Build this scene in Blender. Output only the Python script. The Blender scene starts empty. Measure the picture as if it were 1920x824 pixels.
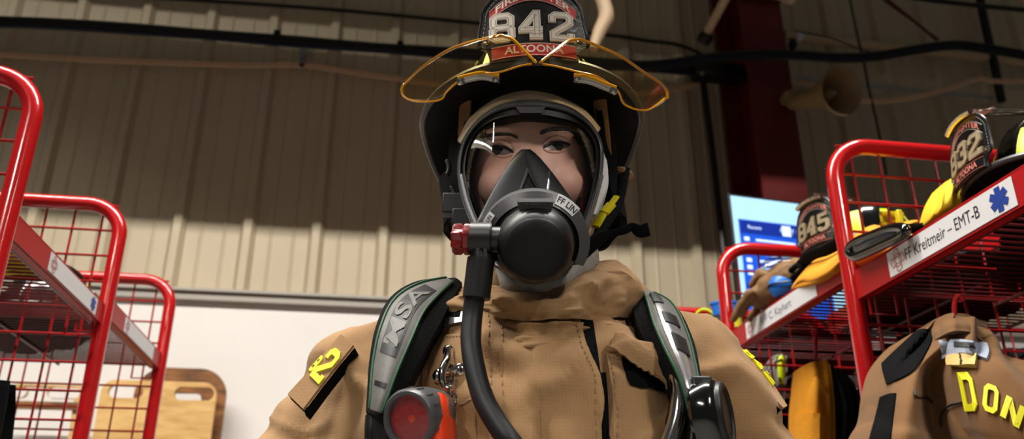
import bpy, math, random
from math import sin, cos, pi, radians, sqrt, atan2, hypot
from mathutils import Vector, Matrix, noise
from mathutils.bvhtree import BVHTree
from mathutils.geometry import tessellate_polygon

SC = bpy.context.scene
COL = SC.collection

# ------------------------------------------------------------------ camera
PITCH = radians(22.8); F = 1600.0; CAMZ = 1.12
EYE = Vector((0, 0, CAMZ))
cd = bpy.data.cameras.new('camera'); cam = bpy.data.objects.new('camera', cd); COL.objects.link(cam)
cam.location = EYE; cam.rotation_euler = (pi/2 + PITCH, 0, 0)
cd.sensor_width = 36; cd.lens = 36*F/1920; cd.clip_start = 0.02
cd.dof.use_dof = True; cd.dof.focus_distance = 0.90; cd.dof.aperture_fstop = 6.5
SC.camera = cam
# ------------------------------------------------------------------ view and world
SC.view_settings.view_transform = 'Standard'; SC.view_settings.look = 'None'
SC.view_settings.gamma = 1; SC.view_settings.use_curve_mapping = False
SC.view_settings.exposure = 0.45
w = bpy.data.worlds.new('hall_air'); SC.world = w; w.use_nodes = True
w.node_tree.nodes['Background'].inputs[0].default_value = (0.60, 0.58, 0.54, 1)
w.node_tree.nodes['Background'].inputs[1].default_value = 0.06

YAW = radians(8.9)                       # the hall is turned this much from the camera's heading
RM = Matrix.Rotation(YAW, 4, 'Z')
def R(u, v, z=0.0): return RM @ Vector((u, v, z))

LIGHTS = []
def strip_light(name, u, v, z, lu, lv, power, label, skirt=None, rz=0, tilt=0):
    """a hung strip fitting: housing, diffuser and the light itself; an added unseen skirt panel cuts the light off the upper wall"""
    LIGHTS.append((name, u, v, z, lu, lv, power, label, skirt, rz, tilt))
# name, across, along, height, length across, length along, watts
strip_light('ceiling_light', -0.6, 0.9, 4.3, 4.6, .03, 235, 'long suspended light fitting over the aisle towards the panelled wall', skirt=2.60)
strip_light('ceiling_light', -1.15, -1.3, 2.75, .10, .9, 62, 'suspended light fitting behind the viewer on the left')
strip_light('ceiling_light', 1.10, -1.25, 2.75, .10, .9, 54, 'suspended light fitting behind the viewer on the right')
strip_light('ceiling_light', -2.2, 1.7, 3.4, .16, 1.5, 14, 'suspended light fitting over the left hand gear racks')

# ------------------------------------------------------------------ pixel rays (for measuring)
def ray(px, py):
    r = (px-960)/F; c = (412-py)/F
    return Vector((r, cos(PITCH)-c*sin(PITCH), sin(PITCH)+c*cos(PITCH)))
def P(px, py, y):                        # design frame: origin at the lens
    d = ray(px, py); return d*(y/d.y)
def Wy(px, py, y): return EYE + P(px, py, y)
UV_ = RM.inverted()
def Wu(px, py, u):
    d = ray(px, py); l = UV_ @ d; return EYE + d*(u/l.x)
def Wv(px, py, v):
    d = ray(px, py); l = UV_ @ d; return EYE + d*(v/l.y)
def Wz(px, py, z):
    d = ray(px, py); return EYE + d*((z-CAMZ)/d.z)
KB = 0.82                                # the wearer's figure is laid out in units of 0.82 m
KM = Matrix.Translation(EYE) @ Matrix.Scale(KB, 4)

# ------------------------------------------------------------------ materials
def lin(c):
    return tuple(((x/255)/12.92 if x/255 <= .04045 else ((x/255+.055)/1.055)**2.4) for x in c) + (1,)
MATS = {}
def mat(name, col, rough=.5, metal=0., spec=.5, noise_amt=0., nscale=8., bump=0., bscale=200., emit=None, estr=0., coat=0., sheen=0., alpha=None, sss=0.):
    m = bpy.data.materials.new(name); m.use_nodes = True; MATS[name] = m
    nt = m.node_tree; b = nt.nodes['Principled BSDF']
    c = lin(col)
    b.inputs['Base Color'].default_value = c
    b.inputs['Roughness'].default_value = rough; b.inputs['Metallic'].default_value = metal
    b.inputs['Specular IOR Level'].default_value = spec
    b.inputs['Coat Weight'].default_value = coat; b.inputs['Coat Roughness'].default_value = .08
    b.inputs['Sheen Weight'].default_value = sheen
    if sss:
        b.inputs['Subsurface Weight'].default_value = sss; b.inputs['Subsurface Radius'].default_value = (.012, .005, .003)
    if emit:
        b.inputs['Emission Color'].default_value = lin(emit); b.inputs['Emission Strength'].default_value = estr
    tc = nt.nodes.new('ShaderNodeTexCoord')
    if noise_amt:
        n = nt.nodes.new('ShaderNodeTexNoise'); n.inputs['Scale'].default_value = nscale; n.inputs['Detail'].default_value = 4
        nt.links.new(tc.outputs['Object'], n.inputs['Vector'])
        r = nt.nodes.new('ShaderNodeMapRange'); r.inputs[1].default_value = .3; r.inputs[2].default_value = .7
        r.inputs[3].default_value = 1-noise_amt; r.inputs[4].default_value = 1+noise_amt
        nt.links.new(n.outputs['Fac'], r.inputs[0])
        x = nt.nodes.new('ShaderNodeVectorMath'); x.operation = 'SCALE'; x.inputs[0].default_value = c[:3]
        nt.links.new(r.outputs[0], x.inputs['Scale']); nt.links.new(x.outputs[0], b.inputs['Base Color'])
    if bump:
        n = nt.nodes.new('ShaderNodeTexNoise'); n.inputs['Scale'].default_value = bscale; n.inputs['Detail'].default_value = 3
        nt.links.new(tc.outputs['Object'], n.inputs['Vector'])
        bp = nt.nodes.new('ShaderNodeBump'); bp.inputs['Strength'].default_value = bump; bp.inputs['Distance'].default_value = .002
        nt.links.new(n.outputs['Fac'], bp.inputs['Height']); nt.links.new(bp.outputs[0], b.inputs['Normal'])
    return m
def ripstop(name, col, dark=.93):
    m = mat(name, col, rough=.85, spec=.2, noise_amt=.09, nscale=14, sheen=.1)
    nt = m.node_tree; b = nt.nodes['Principled BSDF']
    tc = nt.nodes.new('ShaderNodeTexCoord'); sp = nt.nodes.new('ShaderNodeSeparateXYZ'); nt.links.new(tc.outputs['Object'], sp.inputs[0])
    outs = []
    for ax, f in ((0, 290.), (2, 290.)):
        mu = nt.nodes.new('ShaderNodeMath'); mu.operation = 'MULTIPLY'; mu.inputs[1].default_value = f
        fr = nt.nodes.new('ShaderNodeMath'); fr.operation = 'FRACT'
        lt = nt.nodes.new('ShaderNodeMath'); lt.operation = 'LESS_THAN'; lt.inputs[1].default_value = .26
        nt.links.new(sp.outputs[ax], mu.inputs[0]); nt.links.new(mu.outputs[0], fr.inputs[0]); nt.links.new(fr.outputs[0], lt.inputs[0]); outs.append(lt)
    mx = nt.nodes.new('ShaderNodeMath'); mx.operation = 'MAXIMUM'
    nt.links.new(outs[0].outputs[0], mx.inputs[0]); nt.links.new(outs[1].outputs[0], mx.inputs[1])
    nz = nt.nodes.new('ShaderNodeTexNoise'); nz.inputs['Scale'].default_value = 700; nt.links.new(tc.outputs['Object'], nz.inputs['Vector'])
    ad = nt.nodes.new('ShaderNodeMath'); ad.operation = 'ADD'; nt.links.new(mx.outputs[0], ad.inputs[0]); nt.links.new(nz.outputs['Fac'], ad.inputs[1])
    bp = nt.nodes.new('ShaderNodeBump'); bp.inputs['Strength'].default_value = .35; bp.inputs['Distance'].default_value = .0012
    nt.links.new(ad.outputs[0], bp.inputs['Height']); nt.links.new(bp.outputs[0], b.inputs['Normal'])
    old = b.inputs['Base Color'].links[0].from_socket
    s2 = nt.nodes.new('ShaderNodeVectorMath'); s2.operation = 'SCALE'
    mr = nt.nodes.new('ShaderNodeMapRange'); mr.inputs[3].default_value = 1.0; mr.inputs[4].default_value = dark
    nt.links.new(mx.outputs[0], mr.inputs[0]); nt.links.new(old, s2.inputs[0]); nt.links.new(mr.outputs[0], s2.inputs['Scale'])
    nt.links.new(s2.outputs[0], b.inputs['Base Color'])
    return m
def thin_glass(name, tint, ior=1.45, rough=.02, strength=1.0):
    """thin clear sheet: what is behind shows through, the rest is a Fresnel reflection"""
    m = bpy.data.materials.new(name); m.use_nodes = True; nt = m.node_tree; nt.nodes.clear()
    o = nt.nodes.new('ShaderNodeOutputMaterial'); t = nt.nodes.new('ShaderNodeBsdfTransparent'); g = nt.nodes.new('ShaderNodeBsdfGlossy')
    t.inputs[0].default_value = lin(tint); g.inputs['Roughness'].default_value = rough
    lw = nt.nodes.new('ShaderNodeLayerWeight'); lw.inputs[0].default_value = .5
    pw = nt.nodes.new('ShaderNodeMath'); pw.operation = 'POWER'; pw.inputs[1].default_value = 5; nt.links.new(lw.outputs['Facing'], pw.inputs[0])
    f0 = ((ior-1)/(ior+1))**2
    mu = nt.nodes.new('ShaderNodeMath'); mu.operation = 'MULTIPLY_ADD'; mu.inputs[1].default_value = (1-f0)*strength; mu.inputs[2].default_value = f0*strength; mu.use_clamp = True
    nt.links.new(pw.outputs[0], mu.inputs[0])
    mx = nt.nodes.new('ShaderNodeMixShader'); nt.links.new(mu.outputs[0], mx.inputs[0])
    nt.links.new(t.outputs[0], mx.inputs[1]); nt.links.new(g.outputs[0], mx.inputs[2]); nt.links.new(mx.outputs[0], o.inputs[0])
    return m

M_PANEL = mat('beige_painted_sheet_steel', (190, 174, 146), rough=.55, noise_amt=.04, nscale=3)
M_WHITE = mat('white_painted_wall', (236, 230, 224), rough=.7, noise_amt=.02, nscale=4)
M_TRIM = mat('grey_painted_trim', (168, 160, 150), rough=.5)
M_FLOOR = mat('grey_concrete', (120, 118, 112), rough=.6, noise_amt=.12, nscale=3)
M_RED = mat('red_powder_coat', (176, 12, 16), rough=.22, spec=.6, coat=.6, noise_amt=.05, nscale=30)
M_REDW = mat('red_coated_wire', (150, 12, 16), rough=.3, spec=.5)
M_REDSHADE = mat('shade_darkened_red_wire', (78, 8, 10), rough=.35, spec=.5)  # the red wire again, with the shade under shelves put into its colour
M_REDL = mat('red_painted_lip', (172, 14, 18), rough=.42, spec=.4)
M_STEELRED = mat('red_oxide_primer', (92, 14, 10), rough=.5, noise_amt=.15, nscale=6)
M_BLACK = mat('black_plastic', (17, 17, 18), rough=.42, spec=.5)
M_BLACKG = mat('gloss_black_shell', (9, 9, 10), rough=.12, spec=.6, coat=.8, bump=.05, bscale=60)
M_BLACKM = mat('matt_black_rubber', (16, 16, 17), rough=.5, spec=.4)
M_CAP = mat('matt_black_cap_rubber', (7, 7, 8), rough=.6, spec=.3)
M_BLKCLOTH = mat('black_fleece', (10, 10, 12), rough=.95, spec=.1, bump=.8, bscale=300)
M_NAVY = mat('navy_cable_jacket', (14, 18, 44), rough=.4)
M_GREYP = mat('grey_moulded_plastic', (74, 74, 76), rough=.36, spec=.5, bump=.1, bscale=400)
M_GREYL = mat('light_grey_plastic', (188, 186, 180), rough=.4)
M_TAN = ripstop('tan_ripstop', (160, 124, 86))
M_UNDER = mat('matt_black_brim_underside', (8, 8, 9), rough=.75, spec=.15)
M_TAN2 = ripstop('brown_ripstop', (118, 84, 50), dark=.96)
M_TANB = mat('tan_leather', (118, 84, 46), rough=.7, noise_amt=.15, nscale=20, bump=.3)
M_THREAD = mat('tan_thread', (150, 114, 78), rough=.8)
M_GREYCL = mat('grey_webbing', (104, 102, 98), rough=.55, spec=.4, noise_amt=.10, nscale=40, bump=.2)
M_REFL = mat('silver_reflective_fabric', (176, 176, 178), rough=.25, metal=.6, noise_amt=.25, nscale=30, bump=.4, bscale=40)
M_GREEN = mat('dark_green_piping', (14, 74, 44), rough=.6)
M_LIME = mat('lime_reflective_tape', (206, 226, 20), rough=.4)
M_YEL = mat('yellow_lettering', (226, 220, 20), rough=.6, noise_amt=.06, nscale=60)
M_YELP = mat('yellow_plastic_buckle', (206, 190, 20), rough=.35)
M_AMBERC = mat('amber_cloth', (214, 140, 14), rough=.85, noise_amt=.12, nscale=14, bump=.5, bscale=250)
M_YELCL = mat('yellow_cloth', (222, 184, 14), rough=.8, noise_amt=.1, nscale=14)
M_HOOD = mat('off_white_knit_hood', (206, 190, 166), rough=.95, noise_amt=.06, nscale=40, bump=.6, bscale=350)
M_HOODG = mat('grey_white_knit', (158, 154, 148), rough=.95, noise_amt=.22, nscale=50, bump=.6, bscale=350)
M_SKIN = mat('skin', (250, 192, 170), rough=.42, spec=.4, sss=.12, noise_amt=.05, nscale=20)
M_LIP = mat('eyelid_skin', (150, 96, 76), rough=.6)
M_HAIR = mat('black_hair', (14, 11, 10), rough=.5)
M_EYEW = mat('eye_white', (150, 132, 124), rough=.2)
M_IRIS = mat('dark_brown_iris', (13, 8, 6), rough=.25, spec=.3)
M_LEATH = mat('black_leather', (12, 12, 14), rough=.3, spec=.6, coat=.25, bump=.25, bscale=120)
M_STITCH = mat('pale_stitching', (170, 168, 160), rough=.8)
M_NUM = mat('white_leather_numbers', (226, 216, 202), rough=.6, noise_amt=.05, nscale=60)
M_NUMG = mat('number_outline_thread', (120, 112, 100), rough=.8)
M_REDP = mat('red_leather_panel', (184, 30, 28), rough=.5, noise_amt=.1, nscale=30)
M_PINK = mat('faded_pink_lettering', (206, 120, 104), rough=.7)
M_KHAKI = mat('khaki_leather_numbers', (158, 140, 108), rough=.6, noise_amt=.1, nscale=40)
M_AMBER = mat('amber_visor_edge', (216, 150, 14), rough=.15, spec=.6, coat=.6)
M_VISOR = thin_glass('amber_tinted_visor', (250, 241, 214), ior=1.5, strength=1.0)
M_LENS = thin_glass('clear_mask_lens', (250, 251, 252), ior=1.5, rough=.015, strength=1.0)
M_CHROME = mat('chrome', (216, 212, 206), rough=.12, metal=1)
M_BRASS = mat('gold_tinted_metal', (200, 190, 166), rough=.2, metal=1, bump=.6, bscale=90)
M_MAROON = mat('maroon_knob', (120, 14, 16), rough=.3, coat=.3)
M_ORANGE = mat('orange_red_plastic', (232, 62, 24), rough=.35)
M_LAMPRED = mat('red_lamp_lens', (170, 20, 26), rough=.1, coat=.8, bump=.5, bscale=150)
M_PIPE = mat('beige_pipe', (196, 168, 134), rough=.5)
M_CORD = mat('beige_cord', (214, 176, 140), rough=.7)
M_GALV = mat('galvanised_conduit', (170, 170, 172), rough=.35, metal=.7)
M_HORN = mat('tan_horn_paint', (142, 116, 78), rough=.5)
M_LABEL = mat('white_label_tape', (226, 224, 226), rough=.4)
M_INK = mat('black_ink', (20, 20, 22), rough=.6)
M_INKG = mat('grey_ink', (110, 110, 116), rough=.6)
M_INKR = mat('faded_red_ink', (190, 120, 112), rough=.6)
M_BLUEI = mat('blue_ink', (24, 60, 150), rough=.5)
M_BLUE = mat('blue_plastic', (24, 110, 206), rough=.4)
M_BLUEG = mat('pale_blue_grey_cloth_tape', (150, 158, 176), rough=.6, noise_amt=.06, nscale=40)
M_WOOD = None
M_SCRW = mat('screen_pale', (150, 190, 214), rough=.3, emit=(150, 196, 222), estr=.62)
M_SCRB = mat('screen_blue', (20, 60, 160), rough=.3, emit=(22, 74, 178), estr=.8)
M_SCRD = mat('screen_dark_blue', (14, 30, 100), rough=.3, emit=(16, 40, 130), estr=.8)
M_SCRT = mat('screen_lettering', (190, 210, 230), rough=.3, emit=(190, 214, 236), estr=.7)
M_FOIL = thin_glass('clear_plastic_film', (225, 228, 230), ior=1.6, rough=.12, strength=2.0)
M_PAD = mat('charcoal_webbing', (20, 21, 23), rough=.9, spec=.12, bump=.5, bscale=300)
M_DIFF = mat('white_diffuser', (240, 240, 236), rough=.5)

def wood(name, c1, c2):
    m = mat(name, c1, rough=.45, spec=.4); nt = m.node_tree; b = nt.nodes['Principled BSDF']
    tc = nt.nodes.new('ShaderNodeTexCoord'); mp = nt.nodes.new('ShaderNodeMapping'); mp.inputs['Scale'].default_value = (3, 3, 14)
    mp.inputs['Rotation'].default_value = (0, 0, 0)
    n = nt.nodes.new('ShaderNodeTexNoise'); n.inputs['Scale'].default_value = 3; n.inputs['Detail'].default_value = 6
    n2 = nt.nodes.new('ShaderNodeTexNoise'); n2.inputs['Scale'].default_value = 2.2
    cr = nt.nodes.new('ShaderNodeValToRGB'); cr.color_ramp.elements[0].position = .35; cr.color_ramp.elements[0].color = lin(c2); cr.color_ramp.elements[1].position = .62; cr.color_ramp.elements[1].color = lin(c1)
    nt.links.new(tc.outputs['Object'], mp.inputs[0]); nt.links.new(mp.outputs[0], n.inputs['Vector']); nt.links.new(n.outputs['Fac'], cr.inputs[0]); nt.links.new(cr.outputs[0], b.inputs['Base Color'])
    return m
M_WOOD = wood('pale_birch_plywood', (226, 184, 118), (202, 156, 92))
M_WOODD = wood('brown_varnished_plywood', (150, 98, 52), (96, 60, 34))

# ------------------------------------------------------------------ mesh building
def wm(o):
    m = o.matrix_basis.copy()
    return wm(o.parent) @ m if o.parent else m
def catmull(pts, n, closed=False):
    pts = [Vector(p) for p in pts]; N = len(pts); out = []
    segs = N if closed else N-1
    for i in range(segs):
        if closed: a, b, c, d = pts[(i-1) % N], pts[i], pts[(i+1) % N], pts[(i+2) % N]
        else:
            b, c = pts[i], pts[i+1]
            a = pts[i-1] if i > 0 else b*2-c
            d = pts[i+2] if i+2 < N else c*2-b
        for k in range(n):
            t = k/n
            out.append(.5*((2*b)+(c-a)*t+(2*a-5*b+4*c-d)*t*t+(-a+3*b-3*c+d)*t**3))
    if not closed: out.append(pts[-1].copy())
    return out
class MB:
    def __init__(s): s.v = []; s.f = []; s.m = []; s.mi = 0
    def add(s, vs, fs, mi=None):
        o = len(s.v); s.v += [Vector(p) for p in vs]
        for f in fs: s.f.append([o+i for i in f]); s.m.append(s.mi if mi is None else mi)
        return s
    def xf(s, M): s.v = [M @ p for p in s.v]; return s
    def merge(s, o, M=None, mi=None):
        b = len(s.v); s.v += [(M @ p if M else p.copy()) for p in o.v]
        for f, m in zip(o.f, o.m): s.f.append([b+i for i in f]); s.m.append(m if mi is None else mi)
        return s
    def box(s, c, size, M=None, mi=None):
        x, y, z = [d/2 for d in size]; c = Vector(c)
        vs = [Vector((i*x, j*y, k*z)) for i in (-1, 1) for j in (-1, 1) for k in (-1, 1)]
        if M: vs = [M @ p for p in vs]
        return s.add([c+p for p in vs], [(0, 1, 3, 2), (4, 6, 7, 5), (0, 4, 5, 1), (2, 3, 7, 6), (0, 2, 6, 4), (1, 5, 7, 3)], mi)
    def tube(s, pts, r, seg=8, closed=False, caps=True, mi=None, flat=1.0, up=None):
        pts = [Vector(p) for p in pts]; N = len(pts)
        rs = r if isinstance(r, (list, tuple)) else [r]*N
        if len(rs) != N: rs = [rs[min(len(rs)-1, int(i/(N-1)*(len(rs)-1)))]*(1-((i/(N-1)*(len(rs)-1)) % 1)) + rs[min(len(rs)-1, int(i/(N-1)*(len(rs)-1))+1)]*((i/(N-1)*(len(rs)-1)) % 1) for i in range(N)]
        T = []
        for i in range(N):
            a = pts[(i-1) % N] if (closed or i > 0) else pts[i]; b = pts[(i+1) % N] if (closed or i < N-1) else pts[i]
            t = b-a; T.append(t.normalized() if t.length > 1e-9 else Vector((0, 0, 1)))
        if up is None:
            n = T[0].orthogonal().normalized()
        vs = []
        for i in range(N):
            if up is not None:
                n = (Vector(up) - T[i]*Vector(up).dot(T[i])).normalized()
            else:
                n = n - T[i]*n.dot(T[i])
                n = n.normalized() if n.length > 1e-6 else T[i].orthogonal().normalized()
            b = T[i].cross(n)
            for k in range(seg):
                a = 2*pi*k/seg
                vs.append(pts[i] + n*(cos(a)*rs[i]*flat) + b*(sin(a)*rs[i]))
        fs = []
        for i in range(N if closed else N-1):
            j = (i+1) % N
            for k in range(seg):
                l = (k+1) % seg; fs.append((i*seg+k, i*seg+l, j*seg+l, j*seg+k))
        if caps and not closed:
            fs.append(tuple(range(seg))[::-1]); fs.append(tuple((N-1)*seg+k for k in range(seg)))
        return s.add(vs, fs, mi)
    def surf(s, fn, nu, nv, closeu=False, closev=False, mi=None):
        U = nu if closeu else nu+1; V = nv if closev else nv+1
        vs = [fn(i/nu, j/nv) for j in range(V) for i in range(U)]
        fs = []
        for j in range(nv):
            for i in range(nu):
                a = j*U+i; b = j*U+(i+1) % U; j2 = (j+1) % V
                fs.append((a, b, j2*U+(i+1) % U, j2*U+i))
        return s.add(vs, fs, mi)
    def slab(s, fn, bk, nu, nv, mi=None, closeu=False):
        """front sheet fn and back sheet bk, edges walled"""
        U = nu if closeu else nu+1
        A = [fn(i/nu, j/nv) for j in range(nv+1) for i in range(U)]
        B = [bk(i/nu, j/nv) for j in range(nv+1) for i in range(U)]
        n = len(A); fs = []
        for j in range(nv):
            for i in range(nu):
                a, b = j*U+i, j*U+(i+1) % U; c, d = (j+1)*U+(i+1) % U, (j+1)*U+i
                fs.append((a, b, c, d)); fs.append((n+a, n+d, n+c, n+b))
        for i in range(nu):
            i2 = (i+1) % U
            fs.append((i, n+i, n+i2, i2)); o = nv*U; fs.append((o+i, o+i2, n+o+i2, n+o+i))
        if not closeu:
            for j in range(nv):
                a, b = j*U, (j+1)*U; fs.append((a, b, n+b, n+a)); a += nu; b += nu; fs.append((a, n+a, n+b, b))
        return s.add(A+B, fs, mi)
    def lathe(s, prof, M=None, seg=32, mi=None, sx=1., sy=1.):
        """prof: list of (radius, height) about z"""
        vs = []
        for r, h in prof:
            for k in range(seg):
                a = 2*pi*k/seg; p = Vector((r*cos(a)*sx, r*sin(a)*sy, h)); vs.append(M @ p if M else p)
        fs = []
        for j in range(len(prof)-1):
            for k in range(seg):
                l = (k+1) % seg; fs.append((j*seg+k, j*seg+l, (j+1)*seg+l, (j+1)*seg+k))
        if prof[0][0] > 1e-6: fs.append(tuple(range(seg))[::-1])
        if prof[-1][0] > 1e-6: fs.append(tuple((len(prof)-1)*seg+k for k in range(seg)))
        return s.add(vs, fs, mi)
    def ball(s, c, r, seg=24, rings=14, M=None, mi=None):
        c = Vector(c); rr = Vector(r) if not isinstance(r, (int, float)) else Vector((r, r, r)); vs = []
        for j in range(rings+1):
            t = pi*j/rings
            for k in range(seg):
                a = 2*pi*k/seg; p = Vector((sin(t)*cos(a)*rr.x, sin(t)*sin(a)*rr.y, cos(t)*rr.z)); vs.append(c+(M @ p if M else p))
        fs = [(j*seg+k, (j+1)*seg+k, (j+1)*seg+(k+1) % seg, j*seg+(k+1) % seg) for j in range(rings) for k in range(seg)]
        return s.add(vs, fs, mi)
    def poly(s, pts, fn, d0, d1, mi=None):
        """flat outline (x,y) made solid between depths d0 and d1, laid by fn(x,y,d)"""
        tri = tessellate_polygon([[Vector((p[0], p[1], 0)) for p in pts]]); n = len(pts)
        A = [fn(p[0], p[1], d1) for p in pts]; B = [fn(p[0], p[1], d0) for p in pts]
        fs = [tuple(t) for t in tri] + [tuple(n+i for i in t[::-1]) for t in tri] + [(i, (i+1) % n, n+(i+1) % n, n+i) for i in range(n)]
        return s.add(A+B, fs, mi)
    def build(s, name, mats, parent=None, smooth=35, bevel=0, loc=None, subd=0):
        me = bpy.data.meshes.new(name)
        if parent is not None: M = wm(parent).inverted(); base = None
        else:
            if loc is None:
                xs = [p.x for p in s.v]; ys = [p.y for p in s.v]; zs = [p.z for p in s.v]
                loc = Vector(((min(xs)+max(xs))/2, (min(ys)+max(ys))/2, min(zs)))
            M = Matrix.Translation(-Vector(loc))
        me.from_pydata([tuple(M @ p) for p in s.v], [], s.f)
        for m in (mats if isinstance(mats, (list, tuple)) else [mats]): me.materials.append(m)
        for p, i in zip(me.polygons, s.m): p.material_index = i
        me.validate(); me.update()
        fixn(me)
        if smooth:
            me.polygons.foreach_set('use_smooth', [True]*len(me.polygons))
            me.set_sharp_from_angle(angle=radians(smooth))
        o = bpy.data.objects.new(name, me); COL.objects.link(o)
        if parent is not None: o.parent = parent
        else: o.location = loc
        if bevel:
            b = o.modifiers.new('bevel', 'BEVEL'); b.width = bevel; b.segments = 2; b.limit_method = 'ANGLE'
        if subd:
            b = o.modifiers.new('subd', 'SUBSURF'); b.levels = subd; b.render_levels = subd
        return o
import bmesh
def fixn(me):
    bm = bmesh.new(); bm.from_mesh(me); bmesh.ops.recalc_face_normals(bm, faces=bm.faces); bm.to_mesh(me); bm.free()
def fuse(mb, voxel, smooth=4, fac=.5, disp=None, tfm=None, decim=0):
    """melts overlapping closed shapes into one continuous skin; returns a new MB"""
    me = bpy.data.meshes.new('tmp'); me.from_pydata([tuple(p) for p in mb.v], [], mb.f); me.update(); fixn(me)
    o = bpy.data.objects.new('tmp', me); COL.objects.link(o)
    m = o.modifiers.new('r', 'REMESH'); m.mode = 'VOXEL'; m.voxel_size = voxel
    if smooth:
        m = o.modifiers.new('s', 'SMOOTH'); m.iterations = smooth; m.factor = fac
    dg = bpy.context.evaluated_depsgraph_get(); dg.update()
    ev = bpy.data.meshes.new_from_object(o.evaluated_get(dg))
    out = MB(); vs = [v.co.copy() for v in ev.vertices]
    if disp:
        ns = [v.normal.copy() for v in ev.vertices]
        vs = [disp(p, n) for p, n in zip(vs, ns)]
    out.add(vs, [tuple(p.vertices) for p in ev.polygons])
    bpy.data.objects.remove(o); bpy.data.meshes.remove(me); bpy.data.meshes.remove(ev)
    return out
def net(ctrl):
    """smooth surface through a grid of control points"""
    rows = [[Vector(p) for p in r] for r in ctrl]
    def cr(pts, t):
        N = len(pts); x = min(max(t, 0), 1)*(N-1); i = min(int(x), N-2); t = x-i
        b, c = pts[i], pts[i+1]; a = pts[i-1] if i > 0 else b*2-c; d = pts[i+2] if i+2 < N else c*2-b
        return .5*((2*b)+(c-a)*t+(2*a-5*b+4*c-d)*t*t+(-a+3*b-3*c+d)*t**3)
    return lambda u, v: cr([cr(r, u) for r in rows], v)
def tag(o, label=None, cat=None, group=None, kind=None):
    if label: o['label'] = label
    if cat: o['category'] = cat
    if group: o['group'] = group
    if kind: o['kind'] = kind
    return o
def empty(name, loc, label, cat, group=None, rot=0):
    o = bpy.data.objects.new(name, None); COL.objects.link(o); o.location = loc; o.rotation_euler = (0, 0, rot); o.empty_display_size = .05
    return tag(o, label, cat, group)
def text2d(t, size=1., bold=0., shear=0.):
    c = bpy.data.curves.new('t', 'FONT'); c.body = t; c.size = size; c.offset = bold; c.resolution_u = 3; c.shear = shear
    c.align_x = 'CENTER'; c.align_y = 'CENTER'
    o = bpy.data.objects.new('t', c); COL.objects.link(o)
    dg = bpy.context.evaluated_depsgraph_get(); dg.update()
    me = bpy.data.meshes.new_from_object(o.evaluated_get(dg))
    r = ([v.co.copy() for v in me.vertices], [tuple(p.vertices) for p in me.polygons])
    bpy.data.objects.remove(o); bpy.data.curves.remove(c); bpy.data.meshes.remove(me)
    return r
GLY = {
 '8': [([(.2,.5),(.1,.6),(.1,.84),(.2,.93),(.5,.93),(.6,.84),(.6,.6),(.5,.5)],1), ([(.5,.5),(.62,.4),(.62,.16),(.5,.07),(.2,.07),(.08,.16),(.08,.4),(.2,.5)],1)],
 '4': [([(.5,.07),(.5,.93),(.46,.93),(.08,.36),(.08,.32),(.66,.32)],0), ([(.28,.07),(.66,.07)],0)],
 '2': [([(.1,.66),(.1,.84),(.2,.93),(.5,.93),(.6,.84),(.6,.62),(.12,.24),(.12,.07),(.62,.07),(.62,.24)],0)],
 '3': [([(.1,.72),(.1,.84),(.2,.93),(.5,.93),(.6,.84),(.6,.6),(.5,.5),(.28,.5)],0), ([(.5,.5),(.62,.4),(.62,.16),(.5,.07),(.2,.07),(.08,.16),(.08,.28)],0)],
 '5': [([(.6,.93),(.12,.93),(.12,.56),(.5,.56),(.6,.46),(.6,.16),(.5,.07),(.2,.07),(.08,.16),(.08,.28)],0)],
 'O': [([(.2,.07),(.08,.2),(.08,.8),(.2,.93),(.5,.93),(.62,.8),(.62,.2),(.5,.07)],1)],
 'D': [([(.1,.07),(.1,.93),(.48,.93),(.62,.8),(.62,.2),(.48,.07)],1)],
 'N': [([(.1,.04),(.1,.93),(.14,.93),(.56,.07),(.6,.07),(.6,.96)],0)],
}
def stroke(path, closed, w):
    """mitred band along a polyline: returns quads in 2D"""
    pts = [Vector((p[0], p[1])) for p in path]; N = len(pts); L = []; Rr = []
    for i in range(N):
        a = pts[(i-1) % N] if (closed or i > 0) else None; b = pts[(i+1) % N] if (closed or i < N-1) else None
        d1 = (pts[i]-a).normalized() if a is not None else (b-pts[i]).normalized()
        d2 = (b-pts[i]).normalized() if b is not None else d1
        n1 = Vector((-d1.y, d1.x)); n2 = Vector((-d2.y, d2.x)); n = (n1+n2)
        n = n.normalized() if n.length > .2 else n1
        k = min(1/max(n.dot(n1), .5), 1.6)
        p = pts[i].copy()
        if a is None: p -= d1*0
        L.append(p+n*w/2*k); Rr.append(p-n*w/2*k)
    return L, Rr
def glyph(mb, ch, fn, w=.2, d0=0, d1=.001, mi=0, mi2=None, d2=None):
    for path, cl in GLY[ch]:
        L, Rr = stroke(path, cl, w); N = len(L)
        for i in range(N if cl else N-1):
            j = (i+1) % N; q = [L[i], L[j], Rr[j], Rr[i]]
            A = [fn(p.x, p.y, d1) for p in q]; B = [fn(p.x, p.y, d0) for p in q]
            mb.add(A+B, [(0, 1, 2, 3), (7, 6, 5, 4), (0, 4, 5, 1), (1, 5, 6, 2), (2, 6, 7, 3), (3, 7, 4, 0)], mi)
        if mi2 is not None:
            for off in (.31, -.31):
                pL, pR = stroke(path, cl, w*2*abs(off)); src = pL if off > 0 else pR
                l2, r2 = stroke(src, cl, w*.07)
                for i in range(N if cl else N-1):
                    j = (i+1) % N; mb.add([fn(p.x, p.y, d2) for p in (l2[i], l2[j], r2[j], r2[i])], [(0, 1, 2, 3)], mi2)
def fit(fn3, x0, y0, sc_x, sc_y):
    return lambda x, y, d: fn3(x0+x*sc_x, y0+y*sc_y, d)
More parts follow.
